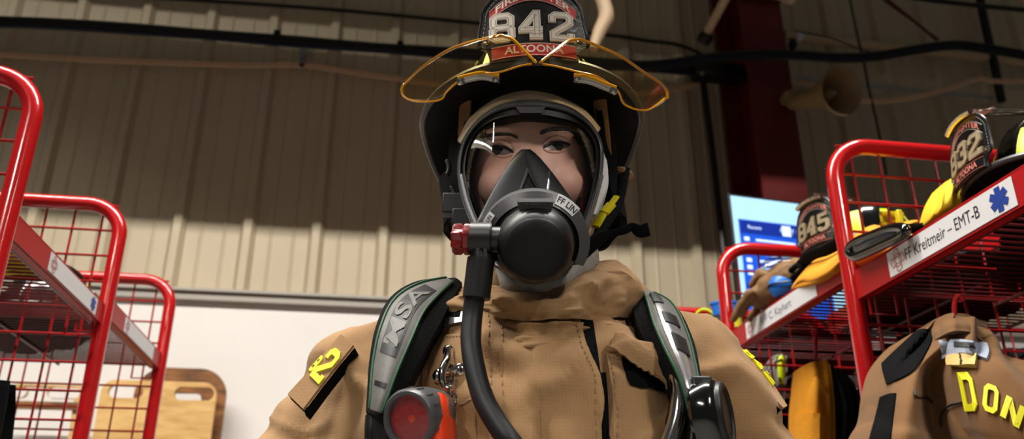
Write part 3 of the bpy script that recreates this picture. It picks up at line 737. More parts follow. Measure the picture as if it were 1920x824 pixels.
# ================================================================== HELMET (local frame: origin at brim height in the head's middle, front = -y)
def sgnpow(a, p): return (abs(a)**p)*(1 if a >= 0 else -1)
def build_helmet(M, label, digits, numfn_mat, top='plain', main=False, group=None, rot_name='helmet', vis=True, tag_text=True, txtcol=None, shield_h=.135):
    root = empty('fire_helmet', M.translation, label, 'helmet', group)
    def brim_pt(a, t, dz=0.):
        # a: 0 = front, pi = rear ; t: 0 at dome, 1 at outer edge
        s, c = sin(a), cos(a)
        xi, yi = .103*s, -.125*c+.010
        ry = .172 if c > 0 else .245
        xo, yo = .166*sgnpow(s, .9), -ry*c+.01
        rear = max(0, -c)
        zo = -.012*abs(s)**2 - .115*rear**1.5 + .004*max(0, c)
        zi = .006 - .05*rear**1.5
        x = xi+(xo-xi)*t; y = yi+(yo-yi)*t; z = zi+(zo-zi)*t
        if t > .8: z += .004*(t-.8)/.2
        return M @ Vector((x, y, z+dz))
    m = MB(); m.slab(lambda u, v: brim_pt(2*pi*u, v, .003), lambda u, v: brim_pt(2*pi*u, v, -.003), 96, 10, closeu=True)
    bo = m.build('brim', M_BLACKG, root)
    m = MB(); m.slab(lambda u, v: brim_pt(2*pi*u, v*.95, -.0035), lambda u, v: brim_pt(2*pi*u, v*.95, -.006), 96, 6, closeu=True); m.build('brim_lining', M_UNDER, bo)
    m = MB(); m.tube([brim_pt(2*pi*k/96, 1.0) for k in range(96)], .0052, seg=8, closed=True); m.build('brim_edging', M_GREYP, root)
    def dome(u, v):
        a = 2*pi*u; t = v*pi/2; s, c = sin(a), cos(a)
        rr = cos(t)**.82; z = .006+.138*sin(t)
        rear = max(0, -c)
        rib = 1+.028*max(0, cos(8*a))**6*cos(t)**.5
        return M @ Vector((.103*s*rr*rib, (-.125*c)*rr*rib+.010, z - .05*rear**1.5*cos(t)**2))
    m = MB(); m.surf(dome, 128, 20, closeu=True); m.build('shell', M_BLACKG, root)
    # reflective trapezoids on the shell
    for a0 in (.62, 1.35, 2.1, -.62, -1.35, -2.1):
        m = MB()
        def tr(u, v, o):
            p = M.inverted() @ dome((a0+(u-.5)*.36*(1-.35*v)) / (2*pi) % 1, .12+v*.30); q = p-Vector((0, .01, .02)); return M @ (p+q.normalized()*o)
        m.slab(lambda u, v: tr(u, v, .0022), lambda u, v: tr(u, v, .0006), 8, 6); m.build('reflective_patch', M_LIME, root)
    # leather front
    H = shield_h
    prof = [(0, .060), (.010, .061), (.020, .064), (.024, .073), (.028, .0755), (.045, .074), (.065, .071), (.078, .070), (.088, .066), (.100, .057), (.112, .042), (.122, .024), (.128, .0)]
    prof = [(z*H/.128, hw) for z, hw in prof]
    out = [(hw, z) for z, hw in prof] + [(-hw, z) for z, hw in prof[::-1][1:]]
    def sh(x, z, d): return M @ Vector((x, -.152 - .02 + 1.3*x*x*1.6 + z*.10 - d, z+.003))
    def subpoly(mb, ol, d0, d1, mi):
        # strips across keep the curve
        N = 24; zs = sorted(set([p[1] for p in ol])); 
        def hwat(z):
            for i in range(len(prof)-1):
                if prof[i][0] <= z <= prof[i+1][0]:
                    t = (z-prof[i][0])/max(1e-9, prof[i+1][0]-prof[i][0]); return prof[i][1]*(1-t)+prof[i+1][1]*t
            return 0
        mb.slab(lambda u, v: sh((2*u-1)*hwat(v*H*.999), v*H*.999, d1), lambda u, v: sh((2*u-1)*hwat(v*H*.999), v*H*.999, d0), N, 40, mi)
    m = MB(); subpoly(m, out, 0, .004, 0); m.mi = 0
    # rolled rim and stitches
    m.tube([sh(x, z, .004) for x, z in out if z > .022], .0022, seg=6)
    ins = [(x*.93, .026+(z-.026)*.95) for x, z in out if z > .022]
    st = catmull([Vector((x, z, 0)) for x, z in ins], 6)
    for i in range(0, len(st)-1, 2):
        a, b = st[i], st[i+1]; m.tube([sh(a.x, a.y, .0046), sh(b.x, b.y, .0046)], .0005, seg=4, mi=1)
    fr = m.build('leather_front', [M_LEATH, M_STITCH], root, smooth=50)
    s = H/.128
    # lower panel with the town name
    m = MB()
    def arc(u, v, d): x = (2*u-1)*.0575; return sh(x, (.002+.0195*v)*s + (.004*(1-(x/.0575)**2)), d)
    m.slab(lambda u, v: arc(u, v, .0056), lambda u, v: arc(u, v, .004), 20, 3, 0)
    V, Fc = text2d('ALTOONA', .0165*s, bold=.0004)
    wx = max(p.x for p in V); kx = .040/wx
    m.add([arc(.5+p.x*kx/.115, .5+p.y/(.0195*s)*.95, .0062) for p in V], Fc, 1)
    for v in (.04, .96): m.tube([arc(k/20, v, .0058) for k in range(21)], .0004, seg=4, mi=1)
    m.build('town_panel', [M_REDP if main else M_LEATH, M_NUM if main else M_PINK], fr, smooth=0)
    m = MB()
    def arc2(u, v, d): x = (2*u-1)*.060; return sh(x, (.064+.016*v)*s + .030*s*(1-(x/.060)**2), d)
    m.slab(lambda u, v: arc2(u, v, .0056), lambda u, v: arc2(u, v, .004), 24, 3, 0)
    V, Fc = text2d('FIREFIGHTER', .0155*s, bold=.0004); wx = max(p.x for p in V); kx = .053/wx
    m.add([arc2(.5+p.x*kx/.120, .5+p.y/(.016*s)*.95, .0062) for p in V], Fc, 1)
    for v in (.0, 1.0): m.tube([arc2(k/24, v, .0058) for k in range(25)], .0005, seg=4, mi=2)
    m.build('rank_panel', [M_REDP if main else M_LEATH, M_NUM if main else M_PINK, M_STITCH], fr, smooth=0)
    m = MB(); n = len(digits); wd = .0320; gap = .0085; tot = n*wd+(n-1)*gap
    for i, ch in enumerate(digits):
        x0 = -tot/2+i*(wd+gap)-.1*wd
        glyph(m, ch, fit(sh, x0, .0295*s + (.002 if i == 1 else 0), wd/.66, .043*s), w=.215, d0=.004, d1=.0085, mi=0, mi2=1, d2=.0088)
    m.build('numbers', [numfn_mat, M_NUMG], fr, smooth=0)
    for sx in (-1, 1):
        m = MB(); m.lathe([(0, 0), (.0045, 0), (.004, .002), (0, .003)], Matrix.Translation(sh(sx*.064, .032*s, .004)) @ (M.to_3x3() @ Matrix.Rotation(pi/2, 3, 'X')).to_4x4(), seg=12)
        m.build('snap_stud', M_CHROME, fr)
    # holder arching over the top of the front
    m = MB(); m.tube(catmull([M @ Vector(p) for p in ((0, .03, .145), (0, -.04, .150), (0, -.10, .148), (0, -.150, H+.008))], 6), [.004, .005, .006, .008], seg=10, flat=.5)
    m.slab(lambda u, v: sh((2*u-1)*.045, H*.93+.012*v-.006*(2*u-1)**2, .014-.045*v+.004*sin(u*31+v*8)), lambda u, v: sh((2*u-1)*.045, H*.93-.006*(2*u-1)**2-.004+.012*v, .010-.045*v), 28, 10)
    m.tube([sh((2*k/12-1)*.046, H*.93-.006*(2*k/12-1)**2, .014) for k in range(13)], .005, seg=8)
    m.build('front_holder', M_BRASS if not main else M_CHROME, root)
    # liner
    m = MB(); m.slab(lambda u, v: M @ (Vector((.097*sin(2*pi*u), -.117*cos(2*pi*u)+.01, .004-.03*v*1.0 - .03*max(0, -cos(2*pi*u))))), lambda u, v: M @ (Vector((.092*sin(2*pi*u), -.112*cos(2*pi*u)+.01, .03-.05*v*1.0-.03*max(0, -cos(2*pi*u))))), 48, 3, closeu=True)
    m.build('headband', M_BLACKM, root)
    if not main:                          # folded ear flap
        m = MB(); m.slab(lambda u, v: M @ Vector((.108*sin(pi*(.55+.9*u)), -.13*cos(pi*(.55+.9*u)), -.015-.055*v)), lambda u, v: M @ Vector((.100*sin(pi*(.55+.9*u)), -.12*cos(pi*(.55+.9*u)), -.015-.055*v)), 24, 4)
        m.build('ear_flap', M_BLKCLOTH, root)
    return root

# ================================================================== THE FIREFIGHTER
HC = Vector((.027, 1.150, .535))         # middle of the head, figure units
random.seed(4)
body = MB()
body.ball(HC, (.086, .104, .132), 40, 28)
body.ball(HC+Vector((0, -.030, -.055)), (.066, .068, .075), 32, 20)     # jaw
for sx in (-1, 1):
    body.ball(HC+Vector((sx*.046, -.066, -.030)), (.030, .030, .030), 20, 14)   # cheeks
    body.ball(HC+Vector((sx*.036, -.085, .047)), (.032, .012, .010), 16, 10)    # brow
    body.ball(HC+Vector((sx*.090, .012, -.005)), (.008, .022, .034), 14, 10)    # ears
body.ball(HC+Vector((0, -.090, -.028)), (.016, .018, .020), 16, 10)     # nose
capsule(body, HC+Vector((0, -.088, .030)), HC+Vector((0, -.092, -.020)), .011, .012)
body.ball(HC+Vector((0, -.092, -.075)), (.028, .014, .012), 16, 10)     # mouth
body.ball(HC+Vector((0, -.082, -.108)), (.024, .022, .018), 16, 10)     # chin
capsule(body, (.027, 1.165, .46), (.027, 1.18, .30), .064, .068)
FZ = -CAMZ/KB                            # the floor in figure units
def ell(z, cx, cy, rx, ry, n=40, p=.85):
    return [(cx+rx*sgnpow(cos(2*pi*k/n), p), cy+ry*sgnpow(sin(2*pi*k/n), p), z) for k in range(n)]
def loft(mb, secs, n=40):
    vs = []; 
    for s in secs: vs += ell(*s, n=n)
    fs = [(j*n+k, j*n+(k+1) % n, (j+1)*n+(k+1) % n, (j+1)*n+k) for j in range(len(secs)-1) for k in range(n)]
    fs += [tuple(range(n))[::-1], tuple((len(secs)-1)*n+k for k in range(n))]
    mb.add(vs, fs)
loft(body, [(-.42, .027, 1.16, .16, .11), (-.2, .027, 1.16, .15, .10), (0, .027, 1.16, .165, .11), (.15, .027, 1.16, .175, .115), (.26, .027, 1.165, .15, .10), (.32, .027, 1.17, .09, .07)])
ARM = {}
for sx in (-1, 1):
    S = Vector((.027+sx*.175, 1.16, .24)); E = Vector((.027+sx*.345, 1.19, -.02)); Wr = Vector((.027+sx*.36, 1.05, -.26)); ARM[sx] = (S, E, Wr)
    chain(body, [S, E, Wr], [.058, .046, .032]); hd = (Wr-E).normalized(); side = Vector((0, -1, .2)).normalized()
    pal = Wr+hd*.065
    body.ball(pal, (.022, .046, .050), 18, 12)
    for k in range(4):
        off = (k-1.5)*.021; ln = (.062, .072, .068, .052)[k]
        a = pal+hd*.035+side*off; b = a+hd*ln*.55+Vector((-sx*.006, 0, 0)); c = b+hd*ln*.55+Vector((-sx*.020, 0, 0))
        chain(body, [a, b, c], [.0105, .0098, .0085], seg=10)
    a = pal-hd*.02+side*.036; b = a+hd*.03+side*.03+Vector((-sx*.01, 0, 0)); c = b+hd*.034+side*.008+Vector((-sx*.012, 0, 0)); chain(body, [a, b, c], [.014, .012, .010], seg=10)
    hipx = .027+sx*.095
    chain(body, [(hipx, 1.165, -.44), (hipx+sx*.02, 1.15, -.86), (hipx+sx*.025, 1.18, FZ+.09)], [.090, .062, .042])
    capsule(body, (hipx+sx*.025, 1.19, FZ+.055), (hipx+sx*.05, 1.02, FZ+.045), .042, .036)
bodyF = fuse(body, .0062, smooth=3)
BW = MB().merge(bodyF, KM)
person = BW.build('person', M_SKIN, loc=KM @ Vector((.027, 1.16, FZ)), smooth=60)
tag(person, 'firefighter in tan turnout jacket, black helmet and full face mask, facing the viewer', 'person')
bvB = BVHTree.FromPolygons([tuple(p) for p in bodyF.v], bodyF.f)
def hit(bv, px, py, off=0., fb=None):
    d = ray(px, py).normalized(); h = bv.ray_cast(Vector((0, 0, 0)), d)
    if h[0] is None:
        return P(px, py, fb if fb else 1.1)
    n = h[1]
    if n.dot(d) > 0: n = -n
    return h[0]+(n*.6-d*.4).normalized()*off
def pbuild(mb, *a, **k): return mb.xf(KM).build(*a, **k)

# eyes, lids, brows, hair
for (ex, ey) in ((939, 285), (1043, 277)):
    lf = ex < 990
    m = MB()
    def alm(u, v, o):
        x = (2*u-1); hw = 24; up = 7.0*(1-x*x)**.8+(1.5 if lf else 1.5); dn = -5.0*(1-x*x)**.9
        tilt = (-3.0*x if lf else 2.0*x)*-1
        return hit(bvB, ex+x*hw, ey-(dn+(up-dn)*v)+tilt, o, 1.07)
    m.slab(lambda u, v: alm(u, v, .0016), lambda u, v: alm(u, v, -.004), 20, 6); e = pbuild(m, 'eye', M_EYEW, person)
    m = MB(); cx_ = ex+(0 if lf else -2)
    c0 = hit(bvB, cx_, ey-1, .0016, 1.07); dd = -ray(cx_, ey).normalized(); Mi = Matrix.Translation(c0) @ dd.to_track_quat('Z', 'Y').to_matrix().to_4x4()
    m.lathe([(.0108, -.002), (.0108, .0006), (.007, .0016), (0, .002)], Mi, 24, sy=.66); pbuild(m, 'iris', M_IRIS, e)
    m = MB(); m.tube([alm(k/16, 1.02, .0026) for k in range(17)], [.0008]+[.0022]*15+[.001], seg=8); pbuild(m, 'eyelashes', M_HAIR, person)
    m = MB(); m.tube([alm(k/16, 1.75, .0006) for k in range(17)], [.0008]+[.0034]*15+[.001], seg=8); m.tube([alm(k/16, -.25, .0004) for k in range(17)], [.0006]+[.0022]*15+[.0006], seg=8); pbuild(m, 'eyelid', M_SKIN, person)
    m = MB()
    pts = [(-36, -22), (-20, -31), (0, -33), (20, -31), (32, -25)] if lf else [(-30, -25), (-18, -31), (4, -35), (24, -33), (40, -23)]
    m.tube([hit(bvB, ex+p.x, ey+p.y, .0005, 1.07) for p in catmull([Vector((a, b, 0)) for a, b in pts], 5)], [.0015]+[.0038]*10+[.0032]*9+[.0012], seg=8, flat=.5); pbuild(m, 'eyebrow', M_HAIR, person)
m = MB()                                 # hair under the hood, fringe over the forehead
def hair(u, v):
    a = (u-.5)*2*2.6; t = v*pi/2; lo = .062+.004*sin(u*31)
    z = lo+(.140-lo)*sin(t); r = sqrt(max(0, 1-(z/.142)**2)); return HC+Vector((.090*sin(a)*r, -.109*cos(a)*r, z))
m.surf(hair, 96, 14); pbuild(m, 'hair', M_HAIR, person)

# knit hood
m = MB()
def hood(u, v):
    a = (u-.5)*2*pi; z = -.19+v*.345
    q = max(0, 1-((z-.01)/.155)**2); r = sqrt(q) if z > 0 else max(sqrt(q) if q > 0 else 0, .74+.1*min(1, -z/.2))
    c = cos(a)
    return HC+Vector((.101*sin(a)*r, -.118*c*r+.006, z))
f0 = MB(); f0.surf(hood, 220, 110, closeu=True)
keep = []
for f in f0.f:
    c = sum((f0.v[i] for i in f), Vector())/len(f); l = c-HC
    if l.y < -.01 and (l.x/.088)**2+((l.z+.022)/.118)**2 < 1: continue
    keep.append(f)
m.v = f0.v; m.f = keep; m.m = [0]*len(keep)
hd_ = pbuild(m, 'knit_hood', M_HOOD, person); sm = hd_.modifiers.new('t', 'SOLIDIFY'); sm.thickness = .004; sm.offset = 1

# ------------------------------------------------------------------ the tan jacket
jk = MB()
loft(jk, [(-.50, .027, 1.16, .235, .165), (-.30, .027, 1.16, .225, .16), (-.05, .027, 1.155, .225, .16), (.10, .027, 1.15, .232, .165), (.20, .027, 1.15, .228, .16), (.26, .027, 1.15, .205, .145), (.305, .027, 1.155, .16, .115), (.335, .03, 1.16, .125, .10), (.36, .035, 1.155, .112, .10)])
for sx in (-1, 1):
    S, E, Wr = ARM[sx]
    chain(jk, [S+Vector((-sx*.03, 0, .015)), S+Vector((sx*.030, 0, -.010)), E, Wr], [.088, .092, .080, .060], seg=24)
def folds(p, n):
    d = 0
    q = Vector((p.x*1.0, p.y, p.z))
    d += .009*noise.fractal(q*7, 1.0, 2.0, 3)+.0022*noise.fractal(q*24, 1.0, 2.0, 2)
    # slanting drag folds from the armholes and soft puckers on the sleeves
    ax = abs(p.x-.027)
    if ax > .17:
        t = (p.z*.8+ax*1.1); d += .011*sin(t*40+3*noise.noise(q*5))*min(1, (ax-.17)/.06)
    else:
        d += .0050*sin((p.x*.9+p.z*.35)*48+4*noise.noise(q*4))*min(1, max(0, (.26-p.z)/.1))
    d += .004*noise.noise(Vector((p.x*16, p.y*16, p.z*7)))
    q2 = Vector((p.x*5.5+p.z*3.2*(1 if p.x > .027 else -1), p.y*4, p.z*6.5-abs(p.x-.027)*3))+Vector((3, 1, 7))
    c = 1-min(1, abs(noise.noise(q2)+.35*noise.noise(q2*2.3))*3.2); d += .012*c*c*(3-2*c)
    c = 1-min(1, abs(noise.noise(q2*1.9+Vector((9, 0, 0))))*3.4); d += .004*c*c
    return p+n*d
jkF = fuse(jk, .0068, smooth=6, disp=folds)
bvJ = BVHTree.FromPolygons([tuple(p) for p in jkF.v], jkF.f)
m = MB().merge(jkF); jacket = pbuild(m, 'turnout_jacket', M_TAN, person, smooth=60)
def J(px, py, off=0., fb=1.1): return hit(bvJ, px, py, off, fb)
def jslab(ctrl, thick, nu, nv, lift=0., bulge=0., mi=None, mb=None):
    """a cloth piece laid on the jacket; ctrl rows of (px, py[, lift])"""
    f = net([[(p[0], p[1], p[2] if len(p) > 2 else 0) for p in r] for r in ctrl])
    def top(u, v):
        q = f(u, v); return J(q.x, q.y, lift+thick+q.z+bulge*4*u*(1-u))
    def bot(u, v):
        q = f(u, v); return J(q.x, q.y, lift+q.z-.004)
    mb = mb or MB(); mb.slab(top, bot, nu, nv, mi); return mb, f
def stitches(mb, pts, off, r=.0007, dash=True, mi=None):
    pp = catmull([Vector((a, b, 0)) for a, b in pts], 12)
    for i in range(0, len(pp)-1, 2 if dash else 1):
        a, b = pp[i], pp[i+1]; mb.tube([J(a.x, a.y, off), J(b.x, b.y, off)], r, seg=5, mi=mi)

# storm flap down the front
FL = [[(904, 566), (960, 575), (1030, 590), (1086, 600)], [(908, 640), (970, 645), (1050, 655), (1103, 662)], [(912, 700), (980, 705), (1060, 712), (1124, 716)], [(915, 780), (980, 785), (1070, 790), (1128, 790)], [(918, 860), (985, 865), (1070, 870), (1130, 870)], [(918, 960), (985, 965), (1070, 970), (1130, 970)]]
m, f = jslab(FL, .0075, 60, 60)
flap = pbuild(m, 'storm_flap', M_TAN, jacket)
m = MB(); stitches(m, [(914, 570), (918, 640), (921, 720), (924, 830)], .0085); stitches(m, [(932, 572), (938, 640), (941, 720), (944, 830)], .0085)
stitches(m, [(1078, 604), (1094, 664), (1114, 716), (1119, 830)], .0085)
pbuild(m, 'seam_stitching', M_THREAD, flap)
m, f = jslab([[(1084, 600), (1112, 604)], [(1098, 640), (1118, 645)], [(1108, 690), (1124, 696)], [(1122, 730), (1130, 730)]], .003, 8, 16); pbuild(m, 'hook_and_loop_strip', M_BLKCLOTH, jacket)
m, f = jslab([[(1124, 700), (1138, 700)], [(1127, 760), (1141, 760)], [(1129, 850), (1144, 850)]], .002, 4, 12); pbuild(m, 'dark_seam', M_BLKCLOTH, jacket)
# right-hand chest pocket with its open flap
m, f = jslab([[(1132, 668), (1180, 668), (1228, 690)], [(1138, 740), (1190, 742), (1242, 745)], [(1142, 850), (1195, 850), (1240, 850)], [(1142, 940), (1195, 940), (1240, 940)]], .014, 24, 30); pk = pbuild(m, 'chest_pocket', M_TAN, jacket)
m = MB(); stitches(m, [(1138, 674), (1146, 740), (1150, 830)], .0152); stitches(m, [(1136, 674), (1180, 676), (1200, 684)], .0152); pbuild(m, 'seam_stitching', M_THREAD, pk)
m, f = jslab([[(1160, 672), (1200, 680), (1236, 700)], [(1164, 700), (1206, 712), (1246, 728)], [(1176, 728), (1212, 736), (1250, 744)]], .017, 14, 12); pbuild(m, 'hook_and_loop_patch', M_BLKCLOTH, jacket)
FP = [[(1134, 652, .012), (1150, 640, .018), (1166, 642, .022)], [(1150, 664, .026), (1180, 652, .03), (1206, 658, .030)], [(1186, 690, .034), (1216, 682, .036), (1240, 694, .032)], [(1212, 726, .036), (1240, 722, .038), (1264, 734, .032)], [(1222, 740, .036), (1254, 748, .040), (1280, 768, .030)]]
m = MB(); f = net([[Vector(p) for p in r] for r in FP])
m.slab(lambda u, v: (lambda q: J(q.x, q.y, q.z+.005*sin(v*9+u*3)))(f(u, v)), lambda u, v: (lambda q: J(q.x, q.y, q.z-.006+.005*sin(v*9+u*3)))(f(u, v)), 16, 24)
fp = pbuild(m, 'pocket_flap', M_TAN, jacket)
# left chest: radio pocket, hem lines, loops
m, f = jslab([[(802, 640), (840, 632), (876, 630)], [(796, 700), (836, 700), (880, 696)], [(790, 780), (834, 780), (892, 780)], [(786, 900), (834, 900), (900, 900)]], .006, 20, 24); rp = pbuild(m, 'radio_pocket', M_TAN, jacket)
m = MB(); stitches(m, [(806, 645), (840, 638), (874, 635)], .0072); stitches(m, [(806, 645), (801, 700), (797, 760)], .0072); stitches(m, [(862, 758), (880, 752), (898, 746)], .0072, dash=False); pbuild(m, 'seam_stitching', M_THREAD, rp)
m, f = jslab([[(838, 574), (868, 562)], [(832, 592), (872, 584)], [(820, 616), (874, 606)]], .006, 10, 10); pbuild(m, 'reflective_tab', M_REFL, jacket)
m, f = jslab([[(846, 582), (868, 578)], [(842, 598), (864, 598)]], .0072, 6, 6); pbuild(m, 'dark_patch', M_BLKCLOTH, jacket)
# the standing collar: stacked soft folds round the neck
def ring(frontrows, cx, cy, rxb, ryb):
    """frontrows: list of bands (px-left, px-right taken from the front outline) -> closed loft round the neck"""
    pass
CC = Vector((.041, 1.150))
def collar_surf(prof, inner, nphi=96):
    """prof(phi) -> list of (r_scale, z) points from bottom to top; front is phi=0 (towards the viewer)"""
    def pt(u, v, pr):
        phi = (u-.5)*2*pi; L = pr(phi); x = min(v, .9999)*(len(L)-1); i = int(x); t = x-i
        a, b = L[i], L[min(i+1, len(L)-1)]
        r, z = a[0]*(1-t)+b[0]*t, a[1]*(1-t)+b[1]*t
        return Vector((CC.x+(.120+r)*sin(phi), CC.y-(.128+r)*cos(phi), z))
    return lambda u, v: pt(u, v, prof), lambda u, v: pt(u, v, inner)
def lerp3(phi, left, front, right, back):
    # cyclic smooth interpolation round the neck (-90 = picture left, 90 = picture right)
    s, c = sin(phi), cos(phi); wl, wr, wf, wb = max(0, -s)**2, max(0, s)**2, max(0, c)**2, max(0, -c)**2
    return left*wl+front*wf+right*wr+back*wb
def low(phi):
    zt = lerp3(phi, .325, .292, .335, .40); zb = lerp3(phi, .29, .246, .27, .34); wv = .003*sin(phi*7+1)+.003*sin(phi*13)
    pts = []
    for k in range(13):
        t = k/12; pts.append((.012*(1-t)**2+.004+.020*sin(pi*min(1, t*1.0))**.7*(1-.35*t)+.009*noise.noise(Vector((phi*3.5, t*2, 5)))+.005*noise.noise(Vector((phi*8, t*5-phi*3, 8)))+.005*max(0, 1-abs(noise.noise(Vector((phi*2.6-t*2, t*2.5+phi, 16))))*4)**2+wv*sin(pi*t)+(.004*sin(t*9+phi*3)), zb+(zt-zb)*t+.004*sin(phi*5)*sin(pi*t)))
    return pts
def high(phi):
    zt = lerp3(phi, .372, .345, .400, .43)+.008*max(0, sin(phi))*max(0, cos(phi))*4; zb = lerp3(phi, .322, .288, .322, .38)
    zt -= .008*math.exp(-((phi+.25)/.5)**2)
    pts = []
    for k in range(15):
        t = k/14; r = -.002+.034*sin(pi*min(1, t*.80+.20))**.9-.014*t*t+.0045*sin(phi*6+t*6)+.004*sin(phi*11-t*4)+.009*noise.noise(Vector((phi*3.2, t*2.4, 1)))+.006*noise.noise(Vector((phi*8, t*5+phi*3, 3)))+.006*max(0, 1-abs(noise.noise(Vector((phi*2.6+t*1.6, t*2.5-phi, 6))))*4)**2
        pts.append((r, zb+(zt-zb)*t))
    return pts
def inn(prf, off=-.010): return lambda phi: [(r+off, z+(.004 if i == 0 else -.001)) for i, (r, z) in enumerate(prf(phi))]
m = MB(); a, b = collar_surf(low, inn(low)); m.slab(a, b, 160, 40, closeu=True); cl = pbuild(m, 'collar_lower_fold', M_TAN, jacket, smooth=60)
m = MB()
pp = [a(k/160, .035) for k in range(40, 121)]
for i in range(0, len(pp)-1, 1): m.tube([pp[i]+Vector((0, -.0012, 0)), pp[i].lerp(pp[i+1], .55)+Vector((0, -.0012, 0))], .0013, seg=5)
pbuild(m, 'hem_stitching', M_THREAD, cl)
m = MB(); a, b = collar_surf(high, inn(high)); m.slab(a, b, 160, 40, closeu=True); ch = pbuild(m, 'collar_upper_fold', M_TAN, jacket, smooth=60)
m = MB(); m.slab(lambda u, v: a((.765+.03*u), .55+.46*v)+Vector((.003, -.003, .002)), lambda u, v: a((.765+.03*u), .55+.46*v)+Vector((-.004, 0, 0)), 8, 14); pbuild(m, 'hook_and_loop_edge', M_BLKCLOTH, ch)
m = MB(); m.slab(lambda u, v: a((.235+.045*u), .45+.60*v)+Vector((-.004, -.004, .003)), lambda u, v: a((.235+.045*u), .45+.6*v)+Vector((.004, 0, 0)), 8, 14); pbuild(m, 'hook_and_loop_edge', M_BLKCLOTH, ch)
# pale bib of the knit hood showing in the collar
NB = [[(930, 505, 1.05), (980, 515, 1.03), (1040, 512, 1.03), (1090, 482, 1.04), (1118, 456, 1.06)], [(936, 530, 1.04), (985, 538, 1.024), (1040, 532, 1.022), (1085, 505, 1.03), (1122, 470, 1.05)], [(940, 560, 1.05), (990, 566, 1.035), (1045, 560, 1.032), (1090, 530, 1.04), (1124, 490, 1.06)]]
f = net([[P(*p) for p in r] for r in NB]); m = MB(); m.slab(lambda u, v: f(u, v)+Vector((0, -.003*sin(u*22), 0)), lambda u, v: f(u, v)+Vector((0, .006, 0)), 30, 10); pbuild(m, 'hood_bib', M_HOODG, person)

# the hood's edge round the mask
ob = [(858, 262), (880, 222), (920, 190), (960, 174), (1000, 168), (1050, 182), (1096, 206), (1126, 240)]
ib = [(866, 268), (890, 234), (926, 206), (962, 196), (1000, 192), (1046, 200), (1088, 220), (1118, 250)]
f = net([[P(a, b, 1.045+.00000012*abs(a-1000)**2.6) for a, b in ob], [P((a+c)/2, (b+d)/2, 1.030+.00000012*abs(a-1000)**2.6) for (a, b), (c, d) in zip(ob, ib)], [P(a, b, 1.034+.00000012*abs(a-1000)**2.6) for a, b in ib]])
m = MB(); m.slab(f, lambda u, v: f(u, v)+Vector((0, .006, 0)), 50, 8); pbuild(m, 'hood_brow', M_HOOD, person)
f = net([[P(1122, 288, 1.085), P(1134, 286, 1.09), P(1140, 296, 1.10)], [P(1120, 320, 1.08), P(1138, 322, 1.085), P(1142, 326, 1.10)], [P(1116, 356, 1.075), P(1136, 354, 1.08), P(1140, 356, 1.10)], [P(1106, 400, 1.07), P(1118, 402, 1.075), P(1126, 398, 1.10)]])
m = MB(); m.slab(f, lambda u, v: f(u, v)+Vector((0, .008, 0)), 10, 24); pbuild(m, 'hood_side', mat('white_knit', (232, 230, 226), rough=.95, bump=.4, bscale=350), person)

# name patches standing off the sleeves
def sleeve_patch(rows, ch, name, flip=False):
    f = net([[(a, b, 0) for a, b in r] for r in rows]); c = J(*(f(.5, .5).xy), .0, 1.13)
    # an average plane through the patch keeps the tab stiff, standing a little off the cloth
    A = [J(rows[i][j][0], rows[i][j][1], 0, c.y) for i in (0, -1) for j in (0, -1)]
    return f, A
m = MB()
PT = [[(640, 630), (664, 650)], [(590, 688), (614, 712)], [(541, 742), (570, 770)]]
fpt = net([[(a, b, 0) for a, b in r] for r in PT])
def pl(u, v, o): q = fpt(u, v); y = 1.075-.045*v-.005*u; return P(q.x, q.y, y)+Vector((-.2, -.8, .4)).normalized()*o
m.slab(lambda u, v: pl(u, v, .003), lambda u, v: pl(u, v, -.001), 8, 20); np_ = pbuild(m, 'name_patch', M_TAN, jacket)
m = MB(); m.slab(lambda u, v: pl(1+.055*u, v, -.002-.008*u), lambda u, v: pl(.7+.3*u, v, -.02), 4, 20); m.slab(lambda u, v: pl(u, 1+.02*v, -.003-.006*v), lambda u, v: pl(u, .9, -.02), 4, 4); pbuild(m, 'patch_backing', M_BLKCLOTH, jacket)
m = MB(); fn = lambda x, y, d: pl(x, 1-y, d)
glyph(m, '2', fit(fn, .22, .38, 1.0, .44), w=.20, d0=.003, d1=.0055)
glyph(m, '8', fit(fn, -.06, .42, .36, .22), w=.24, d0=.003, d1=.005)
pbuild(m, 'patch_lettering', M_YEL, np_)
m = MB()
PT2 = [[(1352, 652), (1374, 643)], [(1400, 700), (1424, 690)], [(1466, 768), (1474, 764)]]
fp2 = net([[(a, b, 0) for a, b in r] for r in PT2])
def pl2(u, v, o): q = fp2(u, v); y = 1.13+.06*u-.01*v; return P(q.x, q.y, y)+Vector((.5, -.6, .5)).normalized()*o
m.slab(lambda u, v: pl2(u, v, .003), lambda u, v: pl2(u, v, -.003), 8, 20); np2 = pbuild(m, 'name_patch', M_TAN, jacket)
m = MB(); m.slab(lambda u, v: pl2(-.25+.3*u, v, -.002), lambda u, v: pl2(-.25+.9*u, v, -.016), 4, 20); pbuild(m, 'patch_backing', M_BLKCLOTH, jacket)
m = MB()
for k, ch in enumerate('842'):
    glyph(m, ch, fit(lambda x, y, d: pl2(.72+.36*y, x, d), .20+.19*k, 0, .24, 1.0), w=.2, d0=.003, d1=.006)
pbuild(m, 'patch_lettering', M_YEL, np2)

